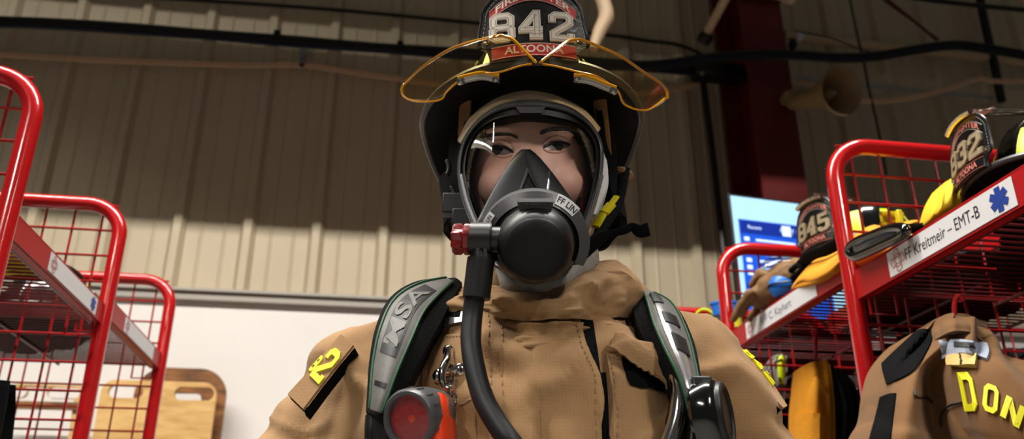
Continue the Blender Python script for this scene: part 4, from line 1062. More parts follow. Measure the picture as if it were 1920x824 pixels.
# trousers and boots
tr = MB(); loft(tr, [(-.62, .027, 1.165, .205, .15), (-.40, .027, 1.165, .21, .15), (-.30, .027, 1.165, .20, .145)])
for sx in (-1, 1):
    hipx = .027+sx*.10; chain(tr, [(hipx, 1.165, -.55), (hipx+sx*.02, 1.15, -.86), (hipx+sx*.025, 1.18, FZ+.17)], [.115, .100, .090], seg=22)
m = MB().merge(fuse(tr, .012, 4)); pbuild(m, 'turnout_trousers', M_TAN, person)
for sx in (-1, 1):
    bx = .027+sx*.125; bt = MB(); capsule(bt, (bx, 1.19, FZ+.26), (bx, 1.19, FZ+.08), .078, .062); capsule(bt, (bx, 1.19, FZ+.056), (bx+sx*.022, 1.02, FZ+.050), .058, .050)
    m = MB().merge(fuse(bt, .008, 3)); pbuild(m, 'rubber_boot', M_BLACKM, person)

# ------------------------------------------------------------------ helmet on his head
HM = KM @ Matrix.Translation((.030, 1.148, .648)) @ Matrix.Rotation(radians(-1.2), 4, 'Y') @ Matrix.Rotation(radians(3), 4, 'X')
helmet = build_helmet(HM, 'black traditional fire helmet numbered 842 worn on the firefighter head', '842', M_NUM, main=True)
# ear flaps and liner inside the brim
m = MB()
def ef(u, v, r):
    phi = radians(52)+u*radians(256); s, c = sin(phi), cos(phi)
    z0 = .002; z1 = -.20+.03*abs(s)
    return HM @ Vector(((.120+r+.012*v)*s, (-.135-r)*c+.02, z0+(z1-z0)*v+.004*sin(u*40)))
m.slab(lambda u, v: ef(u, v, .004+.002*sin(u*60+v*9)), lambda u, v: ef(u, v, -.004), 90, 14); m.build('ear_flap', M_BLKCLOTH, helmet)
for sx in (-1, 1):
    m = MB(); m.tube([HM @ Vector((sx*.098, -.065, .0)), HM @ Vector((sx*.102, -.05, -.06)), HM @ Vector((sx*.106, -.03, -.12))], .010, seg=10, flat=.35)
    m.build('tan_liner_strap', M_TANB, helmet)
# eye shields, swung up and out, with their hinges
def bshield(name, top, bot, cxp):
    def dep(px): return .945+.0000021*(px-1008)**2
    T = catmull([Vector((a, b, 0)) for a, b in top], 6); Bt = catmull([Vector((a, b, 0)) for a, b in bot], 6)
    def at_(L, t): x = t*(len(L)-1); i = min(int(x), len(L)-2); return L[i].lerp(L[i+1], x-i)
    f = lambda u, v: (lambda q: P(q.x, q.y, dep(q.x)+.012*v))(at_(T, u).lerp(at_(Bt, u), v))
    m = MB(); m.surf(f, 40, 10); o = m.xf(KM).build(name, M_VISOR, helmet)
    so = o.modifiers.new('t', 'SOLIDIFY'); so.thickness = .0022
    m = MB(); edge = [f(k/60, 0) for k in range(61)]+[f(k/60, 1) for k in range(59, 0, -1)]
    n = len(edge); m.tube(edge, [.0021 if i < 62 else .0014 for i in range(n)], seg=8, closed=True); m.xf(KM).build('visor_edge', M_AMBER, o)
    return o
bshield('eye_shield', [(1004, 116), (984, 96), (963, 75), (948, 69), (929, 68), (850, 90), (795, 124), (764, 152), (755, 163), (753, 172)],
        [(1004, 119), (975, 124), (935, 136), (895, 139), (862, 152), (838, 172), (826, 187), (790, 191), (765, 186), (755, 178), (753, 172)], 0)
bshield('eye_shield', [(1013, 117), (1035, 100), (1064, 78), (1082, 74), (1100, 78), (1160, 104), (1205, 134), (1245, 162), (1252, 182)],
        [(1013, 120), (1040, 124), (1080, 134), (1115, 142), (1140, 156), (1160, 174), (1172, 197), (1212, 207), (1252, 182)], 0)
for pts, nm in (([(858, 152), (880, 146), (905, 142), (936, 148)], 0), ([(1076, 146), (1104, 150), (1130, 160), (1156, 170)], 1)):
    q = [(p[0], p[1]) for p in pts]
    m = MB(); f = net([[P(a, b-7, .985) for a, b in q], [P(a, b+7, .985) for a, b in q]])
    m.slab(lambda u, v: f(u, v)+Vector((0, -.003, 0)), lambda u, v: f(u, v)+Vector((0, .003, 0)), 16, 2); hg = m.xf(KM).build('hinge_bracket', M_GREYL, helmet, bevel=.001)
    m = MB()
    for a, b in (q[0], q[-1]):
        c0 = P(a+(6 if a == q[0][0] else -6), b, .981); m.lathe([(0, -.002), (.0055, -.002), (.005, .002), (0, .003)], Matrix.Translation(c0) @ Vector((0, -1, -.3)).to_track_quat('Z', 'Y').to_matrix().to_4x4(), 14)
    m.xf(KM).build('screws', M_CHROME, hg)
    m = MB(); m.tube(catmull([P(a, b-6, .978) for a, b in q], 5), .0022, seg=8); m.xf(KM).build('amber_rail', M_AMBER, helmet)
# chin strap, yellow buckle and loose tail
m = MB(); mC = MB(); mE = MB(); m.tube(catmull([P(1170, 320, 1.12), P(1158, 380, 1.10), P(1130, 430, 1.08), P(1090, 470, 1.05), P(1050, 495, 1.03)], 6), .011, seg=10, flat=.4)
mC.tube(catmull([P(1060, 500, 1.03), P(1090, 478, 1.03), P(1125, 448, 1.04), P(1150, 438, 1.05), P(1172, 432, 1.05), P(1185, 426, 1.05), P(1200, 434, 1.05), P(1216, 430, 1.05)], 6), [.012, .011, .010, .005, .006, .006, .009, .010], seg=10, flat=.3)
mE.tube(catmull([P(838, 330, 1.13), P(846, 370, 1.11), P(862, 410, 1.10), P(880, 430, 1.08)], 6), .016, seg=10, flat=.5)
m.xf(KM).build('chin_strap', M_BLKCLOTH, helmet); mC.xf(KM).build('strap_tail', M_BLKCLOTH, helmet); mE.xf(KM).build('chin_strap', M_BLKCLOTH, helmet)
m = MB()
for a, b, c_, d_, w_ in ((1116, 426, 1134, 396, .0085), (1132, 400, 1146, 384, .011), (1144, 386, 1156, 369, .0065)):
    m.tube([P(a, b, 1.055), P(c_, d_, 1.055)], w_, seg=10, flat=.45)
m.xf(KM).build('buckle', M_YELP, helmet, bevel=.0)
m = MB(); m.tube(catmull([P(1160, 344, 1.13), P(1170, 338, 1.12), P(1178, 330, 1.12), P(1170, 324, 1.12), P(1158, 322, 1.13)], 5), .008, seg=10); m.xf(KM).build('leather_tab', M_TANB, helmet)
m = MB()
for x, y, dx in ((838, 300, 4), (846, 350, 6), (852, 380, -4)): m.tube(catmull([P(x, y, 1.09), P(x+dx, y+16, 1.088), P(x-dx+4, y+30, 1.088)], 4), .004, seg=6)
m.box(P(853, 385, 1.08), (.034, .02, .03)); m.box(P(866, 412, 1.075), (.026, .02, .026)); m.xf(KM).build('ear_flap_strap', M_BLACKM, helmet, bevel=.004)

# ------------------------------------------------------------------ breathing mask
XC = .0285
def FL_(x, z): return 1.000+6.0*(x-XC)**2+.10*(z-.50)
def on(px, py, o=0.):
    y = 1.02
    for _ in range(8):
        p = P(px, py, y); y = FL_(p.x, p.z)-o
    return P(px, py, y)
OUT = [(1000, 188), (945, 194), (900, 220), (869, 262), (858, 306), (861, 350), (874, 395), (893, 440), (925, 500), (1003, 520), (1075, 495), (1096, 445), (1110, 405), (1124, 350), (1131, 300), (1127, 262), (1104, 226), (1062, 198)]
INN = [(1002, 214), (950, 218), (912, 232), (884, 262), (872, 306), (876, 350), (889, 395), (907, 432), (935, 480), (1003, 500), (1066, 480), (1082, 435), (1096, 400), (1110, 350), (1117, 300), (1113, 266), (1090, 236), (1054, 222)]
oc = catmull([Vector((a, b, 0)) for a, b in OUT], 8, True); ic = catmull([Vector((a, b, 0)) for a, b in INN], 8, True); N_ = len(oc)
mask = empty('face_mask', KM @ Vector((XC, 1.0, .40)), 'clear full face breathing mask with black nose cup and round regulator on the firefighter face', 'mask')
def rimf(u, v, o):
    i = int(round(u*N_)) % N_; q = oc[i].lerp(ic[i], v); return on(q.x, q.y, o)
m = MB(); m.slab(lambda u, v: rimf(u, v*.45, .006+.004*sin(pi*v)), lambda u, v: rimf(u, v*.45, -.010), N_, 4, closeu=True); m.xf(KM).build('outer_rim', M_GREYP, mask)
m = MB(); m.slab(lambda u, v: rimf(u, .42+v*.58, .003), lambda u, v: rimf(u, .42+v*.58, -.008), N_, 4, closeu=True); m.xf(KM).build('lens_gasket', M_BLACKM, mask)
m = MB()                                 # notch on the brow of the rim
m.poly([(952, 196), (1000, 190), (1040, 194), (1024, 199), (1016, 212), (975, 212), (966, 200)], lambda x, y, d: on(x, y, d), .0, .009); m.xf(KM).build('brow_clip', M_GREYP, mask)
m = MB()
def lensf(u, v):
    i = int(round(u*N_)) % N_; q = ic[i].lerp(Vector((998, 340, 0)), v); p = on(q.x, q.y, 0.); return p+Vector((0, -.012*(1-(1-v)**2), 0))
m.surf(lensf, N_, 16, closeu=True); m.xf(KM).build('lens', M_LENS, mask, smooth=80)
# face seal running back to the hood
m = MB()
def seal(u, v, o):
    i = int(round(u*N_)) % N_; p = rimf(i/N_, .2, -.008); c = Vector((XC, p.y, .53)); q = p.copy(); q.y += .075*v; k = 1-.16*v**.8
    q.x = c.x+(p.x-c.x)*k; q.z = c.z+(p.z-c.z)*k; return q+(q-c).normalized()*o
m.slab(lambda u, v: seal(u, v, .003), lambda u, v: seal(u, v, -.001), N_, 8, closeu=True); m.xf(KM).build('rubber_face_seal', M_BLACKM, mask)
# side bars of the lens, running down to the regulator
for pts in ([(866, 330), (878, 380), (898, 430), (915, 462)], [(1126, 330), (1113, 380), (1098, 425), (1084, 462)]):
    m = MB(); m.tube(catmull([on(a, b, .003) for a, b in pts], 6), .0042, seg=8)
    m.xf(KM).build('lens_side_bar', M_GREYP, mask)
# nose cup
m = MB()
def nose(u, v):
    s = 2*u-1; cxp = 986+14*v; hw = 8+min(98, 122*v**.8); py0 = 280+150*v
    py = py0 + (36*abs(s)**1.8)*v; yc = 1.020-.022*v**.8; y = yc+.020*abs(s)**1.6*(.3+.7*v)
    return P(cxp+s*hw*(1-.0*v), py, y)
m.slab(nose, lambda u, v: nose(u, v)+Vector((0, .005, -.001)), 40, 24); m.xf(KM).build('nose_cup', mat('smooth_black_silicone', (22, 23, 25), rough=.36, spec=.5), mask, smooth=80)
m = MB()
for sx in (-1, 1): m.tube([nose(.5+sx*.30*t, .25+.7*t)+Vector((0, -.002, 0)) for t in [k/12 for k in range(13)]], .0022, seg=8)
m.xf(KM).build('cup_ridges', M_BLACKM, mask)
# regulator and its housing
RC = P(1003, 459, .930); AX = (Vector((-.0, -1, -.62))).normalized()
RB = Matrix.Translation(RC) @ (Matrix(((1, 0, 0), (0, -AX.z, AX.y), (0, AX.y, AX.z))).transposed() if False else Matrix((Vector((1, 0, 0)), AX.cross(Vector((1, 0, 0))), AX)).transposed()).to_4x4()
# ring arch
def archf(u, v, o):
    a = radians(-28)+u*radians(236); r = .064-.013*v; p = RB @ Vector((r*cos(a)*1.04, r*sin(a)*.97-.002, -.028+o+.010*v)); return p
m = MB(); m.slab(lambda u, v: archf(u, v, .004), lambda u, v: archf(u, v, -.026), 60, 4); m.xf(KM).build('regulator_collar', M_GREYP, mask)
m = MB(); m.lathe([(.0, -.06), (.052, -.06), (.054, -.030), (.050, -.018), (.044, -.012), (.0, -.012)], RB, 48); m.xf(KM).build('port_ring', M_BLACK, mask)
m = MB(); m.lathe([(0, -.03), (.038, -.026), (.0435, -.014), (.0455, .002), (.044, .016), (.0385, .027), (.035, .030)], RB, 56); rg = m.xf(KM).build('regulator', M_BLACK, mask)
m = MB(); m.lathe([(.0358, .0275), (.0355, .0315), (.0330, .034), (.024, .0375), (.012, .039), (0, .0395)], RB, 48)
for k in range(4): m.tube([RB @ Vector((x, -.004+.0055*k-.0015, .0385-.0035*(x/.013)**2)) for x in [(-1+j/5)*(.012) for j in range(11)]], .0007, seg=5)
m.xf(KM).build('rubber_cap', M_CAP, rg)
m = MB()                                 # release tab on top and moulded facets
m.poly([(-.018, .040), (.018, .040), (.021, .052), (-.021, .052)], lambda x, y, d: RB @ Vector((x, y, d)), -.020, .012, 0)
m.poly([(-.013, .046), (.013, .046), (.015, .0525), (-.015, .0525)], lambda x, y, d: RB @ Vector((x, y, d)), .010, .0145, 0)
for k in range(7): m.box(RB @ Vector((-.010+.0033*k, .049, .0145)), (.0014, .003, .003))
m.xf(KM).build('release_tab', M_BLACK, rg, bevel=.0012, smooth=0)
m = MB()
for a0 in (35, 145, -5):
    m.slab(lambda u, v: RB @ Vector(((.0435+.002-.001*v)*cos(radians(a0-12+24*u)), (.0455-.001*v)*sin(radians(a0-12+24*u)), -.006+.018*v)), lambda u, v: RB @ Vector((.040*cos(radians(a0-12+24*u)), .040*sin(radians(a0-12+24*u)), -.006+.018*v)), 8, 4)
m.xf(KM).build('moulded_facets', M_BLACK, rg, bevel=.001)
m = MB()
for k in range(5): a = radians(-18+9*k); m.box(RB @ Vector((.0565*cos(a), .0565*sin(a), -.030)), (.010, .0015, .018))
m.xf(KM).build('vent_fins', M_BLACK, mask)
# side inlet, red knob
IC0 = P(950, 450, .925); IC1 = P(884, 449, .93)
m = MB(); m.tube([IC0, IC0.lerp(IC1, .45)], .0150, seg=28); m.tube([IC0.lerp(IC1, .42), IC1], .0200, seg=28); m.tube([IC0.lerp(IC1, .40), IC0.lerp(IC1, .46)], .0185, seg=28); m.xf(KM).build('side_inlet', M_BLACK, mask, smooth=30)
dK = (IC1-IC0).normalized(); MK = Matrix.Translation(IC1) @ dK.to_track_quat('Z', 'Y').to_matrix().to_4x4()
m = MB(); vs = []; prof = [(.0, -.001), (.0165, -.001), (.0185, .002), (.0185, .007), (.0160, .009), (.0170, .011), (.0170, .019), (.0145, .022), (.0, .022)]
seg = 42
for r, h in prof:
    for k in range(seg):
        a = 2*pi*k/seg; rr = r*(1+.11*cos(7*a)*(1 if h > .009 else .3)); vs.append(MK @ Vector((rr*cos(a), rr*sin(a), h)))
m.add(vs, [(j*seg+k, j*seg+(k+1) % seg, (j+1)*seg+(k+1) % seg, (j+1)*seg+k) for j in range(len(prof)-1) for k in range(seg)])
m.xf(KM).build('bypass_knob', M_MAROON, mask)
# mask labels
def lab(a0, w2, h2, text, sz):
    m = MB()
    def fn(x, y, d): a = radians(a0)-x/.062; r = .0605+y; return RB @ Vector((r*cos(a)*1.04, r*sin(a)*.97-.002, -.0235+.010*(.064-r)/.013+d))
    m.slab(lambda u, v: fn((2*u-1)*w2, (2*v-1)*h2, .0012), lambda u, v: fn((2*u-1)*w2, (2*v-1)*h2, -.0004), 12, 4, 0)
    V, Fc = text2d(text, sz, bold=sz*.02); m.add([fn(p.x, p.y, .0018) for p in V], Fc, 1); m.xf(KM).build('name_sticker', [M_LABEL, M_INK], mask)
lab(52, .0145, .0062, 'FF LIN', .0100)
lab(153, .0110, .0036, 'FF LIN', .0060)
# supply hose
hose = empty('air_hose', KM @ P(895, 560, .96), 'thick black rubber air hose curving down from the mask across the jacket', 'hose')
hp = [P(901, 470, .93), P(897, 505, .93), P(892, 545, .935), P(886, 590, .94), P(883, 640, .935), P(890, 690, .925), P(905, 745, .915), P(932, 795, .905), P(965, 840, .90), P(1010, 900, .92)]
m = MB(); m.tube(catmull(hp, 8), .0118, seg=20); m.xf(KM).build('hose_tube', M_BLACKM, hose)
m = MB(); m.tube([P(902, 486, .93), P(893, 560, .936)], .0160, seg=28); m.tube([P(902, 482, .93), P(902, 490, .93)], .0135, seg=28); m.xf(KM).build('hose_sleeve', M_BLACKM, hose)
m = MB(); m.tube([P(903, 455, .93), P(901, 488, .93)], .0115, seg=24)
for a, b in ((896, 470), (910, 470)): m.box(P(a, b, .918), (.004, .004, .022))
m.xf(KM).build('hose_connector', M_BLACK, hose)

# ------------------------------------------------------------------ air-pack harness
har = empty('air_pack_harness', KM @ Vector((.03, 1.33, -.1)), 'black and grey padded air pack shoulder straps over the tan jacket', 'harness')
def strap(rows, lifts, name, mm, thick, nu=20, nv=60, bulge=0):
    f = net([[(a, b, 0) for a, b in r] for r in rows])
    ys = net([[(l, 0, 0) for l in r] for r in lifts])
    def top(u, v): q = f(u, v); return P(q.x, q.y, ys(u, v).x-bulge*4*u*(1-u))
    m = MB(); m.slab(top, lambda u, v: top(u, v)+Vector((0, thick, -thick*.2)), nu, nv); return m, f, top
LS = [[(850, 521), (856, 522), (866, 530)], [(780, 528), (815, 548), (846, 566)], [(730, 560), (776, 580), (822, 612)], [(704, 615), (752, 632), (798, 656)], [(692, 680), (730, 694), (772, 706)], [(688, 740), (716, 748), (752, 752)], [(686, 772), (708, 780), (738, 786)]]
LL = [[1.12, 1.11, 1.11], [1.075, 1.055, 1.05], [1.035, 1.01, 1.01], [1.00, .975, .985], [.985, .955, .97], [.975, .945, .965], [.975, .945, .965]]
m, f1, t1 = strap(LS, LL, 'p', 0, .028, bulge=.004); padL = m.xf(KM).build('shoulder_pad', M_PAD, har)
def sub(t, ua, ub_, va, vb, o): return lambda u, v: t((ua+(ub_-ua)*u) if not callable(ua) else ua(v)+(ub_(v)-ua(v))*u, va+(vb-va)*v)+Vector((0, -o, o*.3))
def wide(v, a, b, c): return (a*(1-v)**2+2*b*v*(1-v)+c*v*v)
ua = lambda v: .16-.06*sin(pi*v); ub_ = lambda v: .62+.08*sin(pi*v)
m = MB(); m.slab(sub(t1, ua, ub_, .04, .97, .003), sub(t1, ua, ub_, .04, .97, -.003), 14, 50); gL = m.xf(KM).build('grey_cover', M_GREYCL, padL)
m = MB()
for uu, k in ((ua, 0), (ub_, 1)): m.tube([t1(uu(v), .04+.93*v)+Vector((0, -.004, .001)) for v in [j/40 for j in range(41)]], .0018, seg=6)
m.xf(KM).build('green_piping', M_GREEN, padL)
m = MB()
lf = lambda x, y, d: sub(t1, ua, ub_, .04, .97, .0035+d)(y, x)
for x0, x1 in ((.13, .61),):
    m.slab(lambda u, v: lf(x0+(x1-x0)*v, .18+.60*u, .0002), lambda u, v: lf(x0+(x1-x0)*v, .18+.6*u, -.001), 8, 12, 0)
m.slab(lambda u, v: lf(.76+.03*v, .18+.6*u, .0002), lambda u, v: lf(.76+.03*v, .18+.6*u, -.001), 8, 3, 0)
V, Fc = text2d('MSA', 1.0, bold=.02); wx = max(p.x for p in V); hy = max(p.y for p in V)
m.add([lf(.37-p.x/wx*.21, .48+p.y/hy*.27*-1, .0014) for p in V], [tuple(f[::-1]) for f in Fc], 1)
m.xf(KM).build('maker_lettering', [M_BLACKM, M_GREYCL], gL, smooth=0)
m = MB(); m.tube(catmull([P(714, 775, .965), P(716, 810, .965), P(722, 870, .97), P(740, 960, 1.0)], 5), .014, seg=12, flat=.5); m.xf(KM).build('webbing_strap', M_BLACKM, har)
m = MB(); m.tube(catmull([P(700, 780, .98), P(698, 820, .98), P(700, 900, .99)], 5), .009, seg=12); m.xf(KM).build('pressure_line', M_BLACK, har)
RS = [[(1181, 536), (1200, 538), (1216, 548)], [(1186, 570), (1226, 560), (1268, 576)], [(1196, 612), (1248, 606), (1298, 632)], [(1222, 662), (1268, 660), (1312, 690)], [(1252, 712), (1286, 716), (1316, 736)], [(1276, 770), (1296, 774), (1314, 776)]]
RL = [[1.12, 1.12, 1.14], [1.06, 1.05, 1.07], [1.02, 1.00, 1.03], [.99, .965, .995], [.97, .945, .97], [.96, .94, .96]]
m, f2, t2 = strap(RS, RL, 'p', 0, .028, bulge=.004); padR = m.xf(KM).build('shoulder_pad', M_PAD, har)
ua2 = lambda v: .36-.10*sin(pi*v)+.0*v; ub2 = lambda v: .90-.02*sin(pi*v)
m = MB(); m.slab(sub(t2, ua2, ub2, .05, .99, .003), sub(t2, ua2, ub2, .05, .99, -.003), 14, 50); gR = m.xf(KM).build('grey_cover', M_GREYCL, padR)
m = MB()
ua3 = lambda v: .46-.06*sin(pi*v); ub3 = lambda v: .70
m.slab(sub(t2, ua3, ub3, .16, .86, .0045), sub(t2, ua3, ub3, .16, .86, .003), 10, 40); m.xf(KM).build('reflective_strip', M_REFL, gR)
m = MB(); lf2 = lambda x, y, d: sub(t2, ua2, ub2, .05, .99, .005+d)(y, x)
for x0, x1, y0, y1 in ((.12, .22, .20, .55), (.30, .38, .35, .8), (.46, .58, .4, .85)):
    m.slab(lambda u, v: lf2(x0+(x1-x0)*v, y0+(y1-y0)*u, .0012), lambda u, v: lf2(x0+(x1-x0)*v, y0+(y1-y0)*u, -.001), 6, 6)
m.xf(KM).build('dark_print', M_BLACKM, gR)
m = MB()
for uu in (ua2, ub2): m.tube([t2(uu(v), .05+.94*v)+Vector((0, -.004, .001)) for v in [j/40 for j in range(41)]], .0018, seg=6)
m.xf(KM).build('green_piping', M_GREEN, padR)
# chrome supply tube and gauge console on the right
m = MB(); m.tube(catmull([P(1268, 700, .97), P(1274, 740, .955), P(1268, 790, .95), P(1248, 850, .95)], 6), .0095, seg=16); m.xf(KM).build('metal_tube', M_CHROME, har)
m = MB(); m.tube(catmull([P(1300, 770, .96), P(1296, 810, .96), P(1292, 880, .97)], 5), .012, seg=12, flat=.5); m.tube(catmull([P(1280, 780, .97), P(1262, 830, .97), P(1250, 900, .98)], 5), .011, seg=12); m.xf(KM).build('webbing_strap', M_BLACKM, har)
m = MB(); m.tube([P(1301, 782, .948), P(1296, 830, .948)], .003, seg=8); m.xf(KM).build('chrome_rod', M_CHROME, har)
GM = Matrix.Translation(P(1332, 782, .955)) @ Vector((.93, -.42, .05)).to_track_quat('Z', 'Y').to_matrix().to_4x4()
m = MB(); m.lathe([(0, -.016), (.032, -.016), (.036, -.012), (.0375, .004), (.034, .012), (.028, .016), (0, .017)], GM, 40, sx=1.15, sy=1.15); cg = m.xf(KM).build('gauge_console', M_BLACKG, har)
m = MB(); m.lathe([(.033, .0125), (.031, .020), (.026, .021), (.025, .017)], GM, 40, sx=1.15, sy=1.15); m.box(P(1314, 744, .95), (.022, .03, .04)); m.xf(KM).build('gauge_bezel', M_BLACK, cg, bevel=.002)

# ------------------------------------------------------------------ hook and torch on his chest
hk = empty('spring_hook', KM @ P(842, 690, .97), 'chrome spring hook riveted on the left chest of the jacket', 'hook')
JY = J(840, 690).y
def H_(px, py, o): q = J(px, py, 0); return P(px, py, q.y-o)
m = MB(); m.tube(catmull([H_(842, 660, .010), H_(840, 674, .022), H_(832, 690, .028), H_(829, 708, .028), H_(833, 724, .024), H_(842, 730, .022)], 6), [.006, .0058, .005, .0045, .0045, .004], seg=12)
m.tube(catmull([H_(842, 730, .022), H_(848, 716, .020), H_(848, 702, .016)], 5), .0032, seg=10); m.xf(KM).build('hook_arm', M_CHROME, hk)
m = MB()
for a, b in ((841, 660), (862, 694), (822, 706)):
    q = H_(a, b, .009); m.ball(q, (.0075, .005, .0085), 16, 10)
m.tube([H_(826, 706, .008), H_(846, 698, .014), H_(864, 693, .008)], .0065, seg=10, flat=.5); m.tube([H_(842, 662, .009), H_(844, 690, .012)], .006, seg=10, flat=.5)
m.xf(KM).build('rivet_plate', M_CHROME, hk)
lk = []
m = MB()
for k, (a, b) in enumerate(((842, 724), (846, 738), (849, 752), (852, 766))):
    c0 = H_(a, b, .022); ring_ = []
    for j in range(16):
        t = 2*pi*j/16; w_, h_ = (.0045, .0085); ring_.append(c0+(Vector((w_*cos(t), 0, h_*sin(t))) if k % 2 == 0 else Vector((w_*.3*cos(t), w_*cos(t), h_*sin(t)))))
    m.tube(ring_, .0014, seg=6, closed=True)
m.xf(KM).build('chain_links', M_CHROME, hk)
tch = empty('torch', KM @ P(800, 800, .95), 'orange red right angle torch with a dark round lens ring, clipped to the chest', 'torch')
yT = .925
rows = [[(790, 742, yT+.02), (806, 736, yT), (830, 738, yT), (846, 752, yT+.02)], [(776, 765, yT+.02), (806, 760, yT-.012), (834, 762, yT-.010), (850, 772, yT+.02)], [(774, 800, yT+.02), (808, 800, yT-.014), (836, 802, yT-.012), (853, 806, yT+.02)], [(776, 880, yT+.02), (810, 880, yT-.014), (838, 880, yT-.012), (856, 880, yT+.02)]]
f = net([[P(*p) for p in r] for r in rows]); m = MB(); m.slab(f, lambda u, v: f(u, v)+Vector((0, .04, 0)), 24, 24); m.xf(KM).build('torch_body', M_ORANGE, tch, bevel=.002)
TM = Matrix.Translation(P(777, 785, yT-.004)) @ Vector((-.42, -.86, -.28)).to_track_quat('Z', 'Y').to_matrix().to_4x4()
m = MB(); m.lathe([(0, -.045), (.026, -.045), (.031, -.022), (.0325, 0), (.0325, .010), (.0300, .014), (.0262, .014), (.0252, .008), (.0252, -.03), (0, -.03)], TM, 48)
for k in range(16): a = 2*pi*k/16; m.box(TM @ Vector((.0325*cos(a), .0325*sin(a), .002)), (.002, .002, .012), TM.to_3x3().to_4x4())
m.xf(KM).build('lens_ring', M_GREYP, tch)
m = MB(); m.lathe([(.0255, .006), (.018, -.002), (.010, -.010), (0, -.014)], TM, 40); m.xf(KM).build('red_reflector', M_LAMPRED, tch)
m = MB(); m.lathe([(.0065, -.010), (.0065, .002), (.004, .006), (0, .007)], TM, 20); m.xf(KM).build('bulb', M_ORANGE, tch)
m = MB(); m.lathe([(.0258, .0095), (.014, .0125), (0, .0132)], TM, 40); m.xf(KM).build('clear_lens', M_LENS, tch)

# ================================================================== GEAR ON THE RACKS
LM = Matrix.Translation(EYE)
def yu(px, py, u): return (Wu(px, py, u)-EYE).y
def drape(rows, thick, nu, nv, fold=0., ff=20., seed=0, back=None):
    """cloth body through control points (px, py, distance), thick and lightly folded"""
    f = net([[P(*p) for p in r] for r in rows])
    def fr(u, v):
        p = f(u, v); q = p*4+Vector((seed, 0, 0)); d = fold*sin(u*ff+2*noise.noise(q)+seed)+fold*1.2*noise.noise(q*3)
        return p+Vector((0, -d, 0))
    mb = MB(); mb.slab(fr, lambda u, v: f(u, v)+Vector((0, thick, 0)), nu, nv)
    return mb, fr
def lbuild(mb, *a, **k): return mb.xf(LM).build(*a, **k)
def onbv(bv):
    return lambda px, py, o, fb=1.2: hit(bv, px, py, o, fb)
def cloth_on(fn, ctrl, thick, nu, nv, name, mm, parent):
    f = net([[(a, b, 0) for a, b in r] for r in ctrl]); mb = MB()
    mb.slab(lambda u, v: fn(f(u, v).x, f(u, v).y, thick), lambda u, v: fn(f(u, v).x, f(u, v).y, -.002), nu, nv); return lbuild(mb, name, mm, parent)

# helmets
HS = Matrix.Scale(.84, 4)
ROTN = Matrix.Rotation(-pi/2, 4, 'Z')
def facing_aisle(px, py, u, turn=0, roll=0, pitch=0):
    c = Wu(px, py, u)
    Mx = RM @ ROTN @ Matrix.Rotation(radians(turn), 4, 'Z') @ Matrix.Rotation(radians(pitch), 4, 'X') @ Matrix.Rotation(radians(roll), 4, 'Y')
    return Matrix.Translation(c) @ Mx @ HS @ Matrix.Translation((0, .150, -.062))
h832 = build_helmet(facing_aisle(1828, 286, .90, turn=-10, pitch=-2), 'black fire helmet numbered 832 on the top shelf at the right edge', '832', M_KHAKI, group='spare fire helmets on the racks')
h845 = build_helmet(facing_aisle(1536, 424, .90, turn=12, pitch=2), 'black fire helmet numbered 845 with gold coloured top on the middle shelf', '845', M_KHAKI, group='spare fire helmets on the racks')
cL = R(UL-.20, 2.08, CAMZ+.575)
hL = build_helmet(Matrix.Translation(cL) @ RM @ Matrix.Rotation(pi-.2, 4, 'Z') @ Matrix.Rotation(radians(12), 4, 'X') @ HS, 'black fire helmet with lime patches lying on the far shelf of the left rack', '8', M_KHAKI, group='spare fire helmets on the racks')

# the brown coat hanging under the near shelf
rows = [[(1742, 612, 1.27), (1762, 594, 1.24), (1800, 596, 1.20), (1836, 612, 1.22), (1868, 640, 1.25)],
        [(1700, 632, 1.26), (1742, 640, 1.22), (1794, 642, 1.17), (1850, 648, 1.17), (1892, 664, 1.22)],
        [(1662, 678, 1.27), (1706, 690, 1.20), (1756, 696, 1.21), (1836, 690, 1.13), (1940, 684, 1.14)],
        [(1648, 728, 1.26), (1698, 740, 1.18), (1757, 750, 1.22), (1850, 745, 1.11), (2000, 730, 1.10)],
        [(1640, 780, 1.26), (1690, 790, 1.17), (1766, 800, 1.22), (1866, 800, 1.10), (2010, 800, 1.08)],
        [(1612, 850, 1.26), (1680, 860, 1.16), (1786, 870, 1.21), (1886, 870, 1.10), (2020, 870, 1.07)],
        [(1560, 1150, 1.28), (1660, 1160, 1.18), (1800, 1170, 1.20), (1920, 1170, 1.12), (2060, 1170, 1.10)]]
mb, fr = drape(rows, .07, 110, 110, fold=.010, ff=24)
bvC = BVHTree.FromPolygons([tuple(p) for p in mb.v], mb.f); Cn = onbv(bvC)
coat = tag(lbuild(mb, 'hanging_coat', M_TAN2, smooth=60), 'brown turnout coat with yellow letters hanging under the right shelf', 'coat')
cloth_on(Cn, [[(1700, 640), (1722, 622), (1746, 618)], [(1662, 676), (1694, 664), (1748, 640)], [(1655, 688), (1690, 684), (1732, 672)], [(1664, 722), (1700, 706), (1716, 694)]], .003, 16, 16, 'black_shoulder_patch', M_BLKCLOTH, coat)
cloth_on(Cn, [[(1652, 746), (1668, 740), (1681, 739)], [(1644, 780), (1660, 780), (1676, 780)], [(1625, 850), (1650, 850), (1668, 850)]], .003, 10, 16, 'black_elbow_patch', M_BLKCLOTH, coat)
cloth_on(Cn, [[(1764, 642), (1805, 640), (1852, 648)], [(1764, 660), (1805, 656), (1856, 664)], [(1768, 674), (1808, 664), (1852, 678)]], .006, 16, 10, 'collar_label', M_BLUEG, coat)
cloth_on(Cn, [[(1793, 644), (1822, 646)], [(1793, 653), (1823, 654)]], .0072, 6, 4, 'label_mark', M_INK, coat)
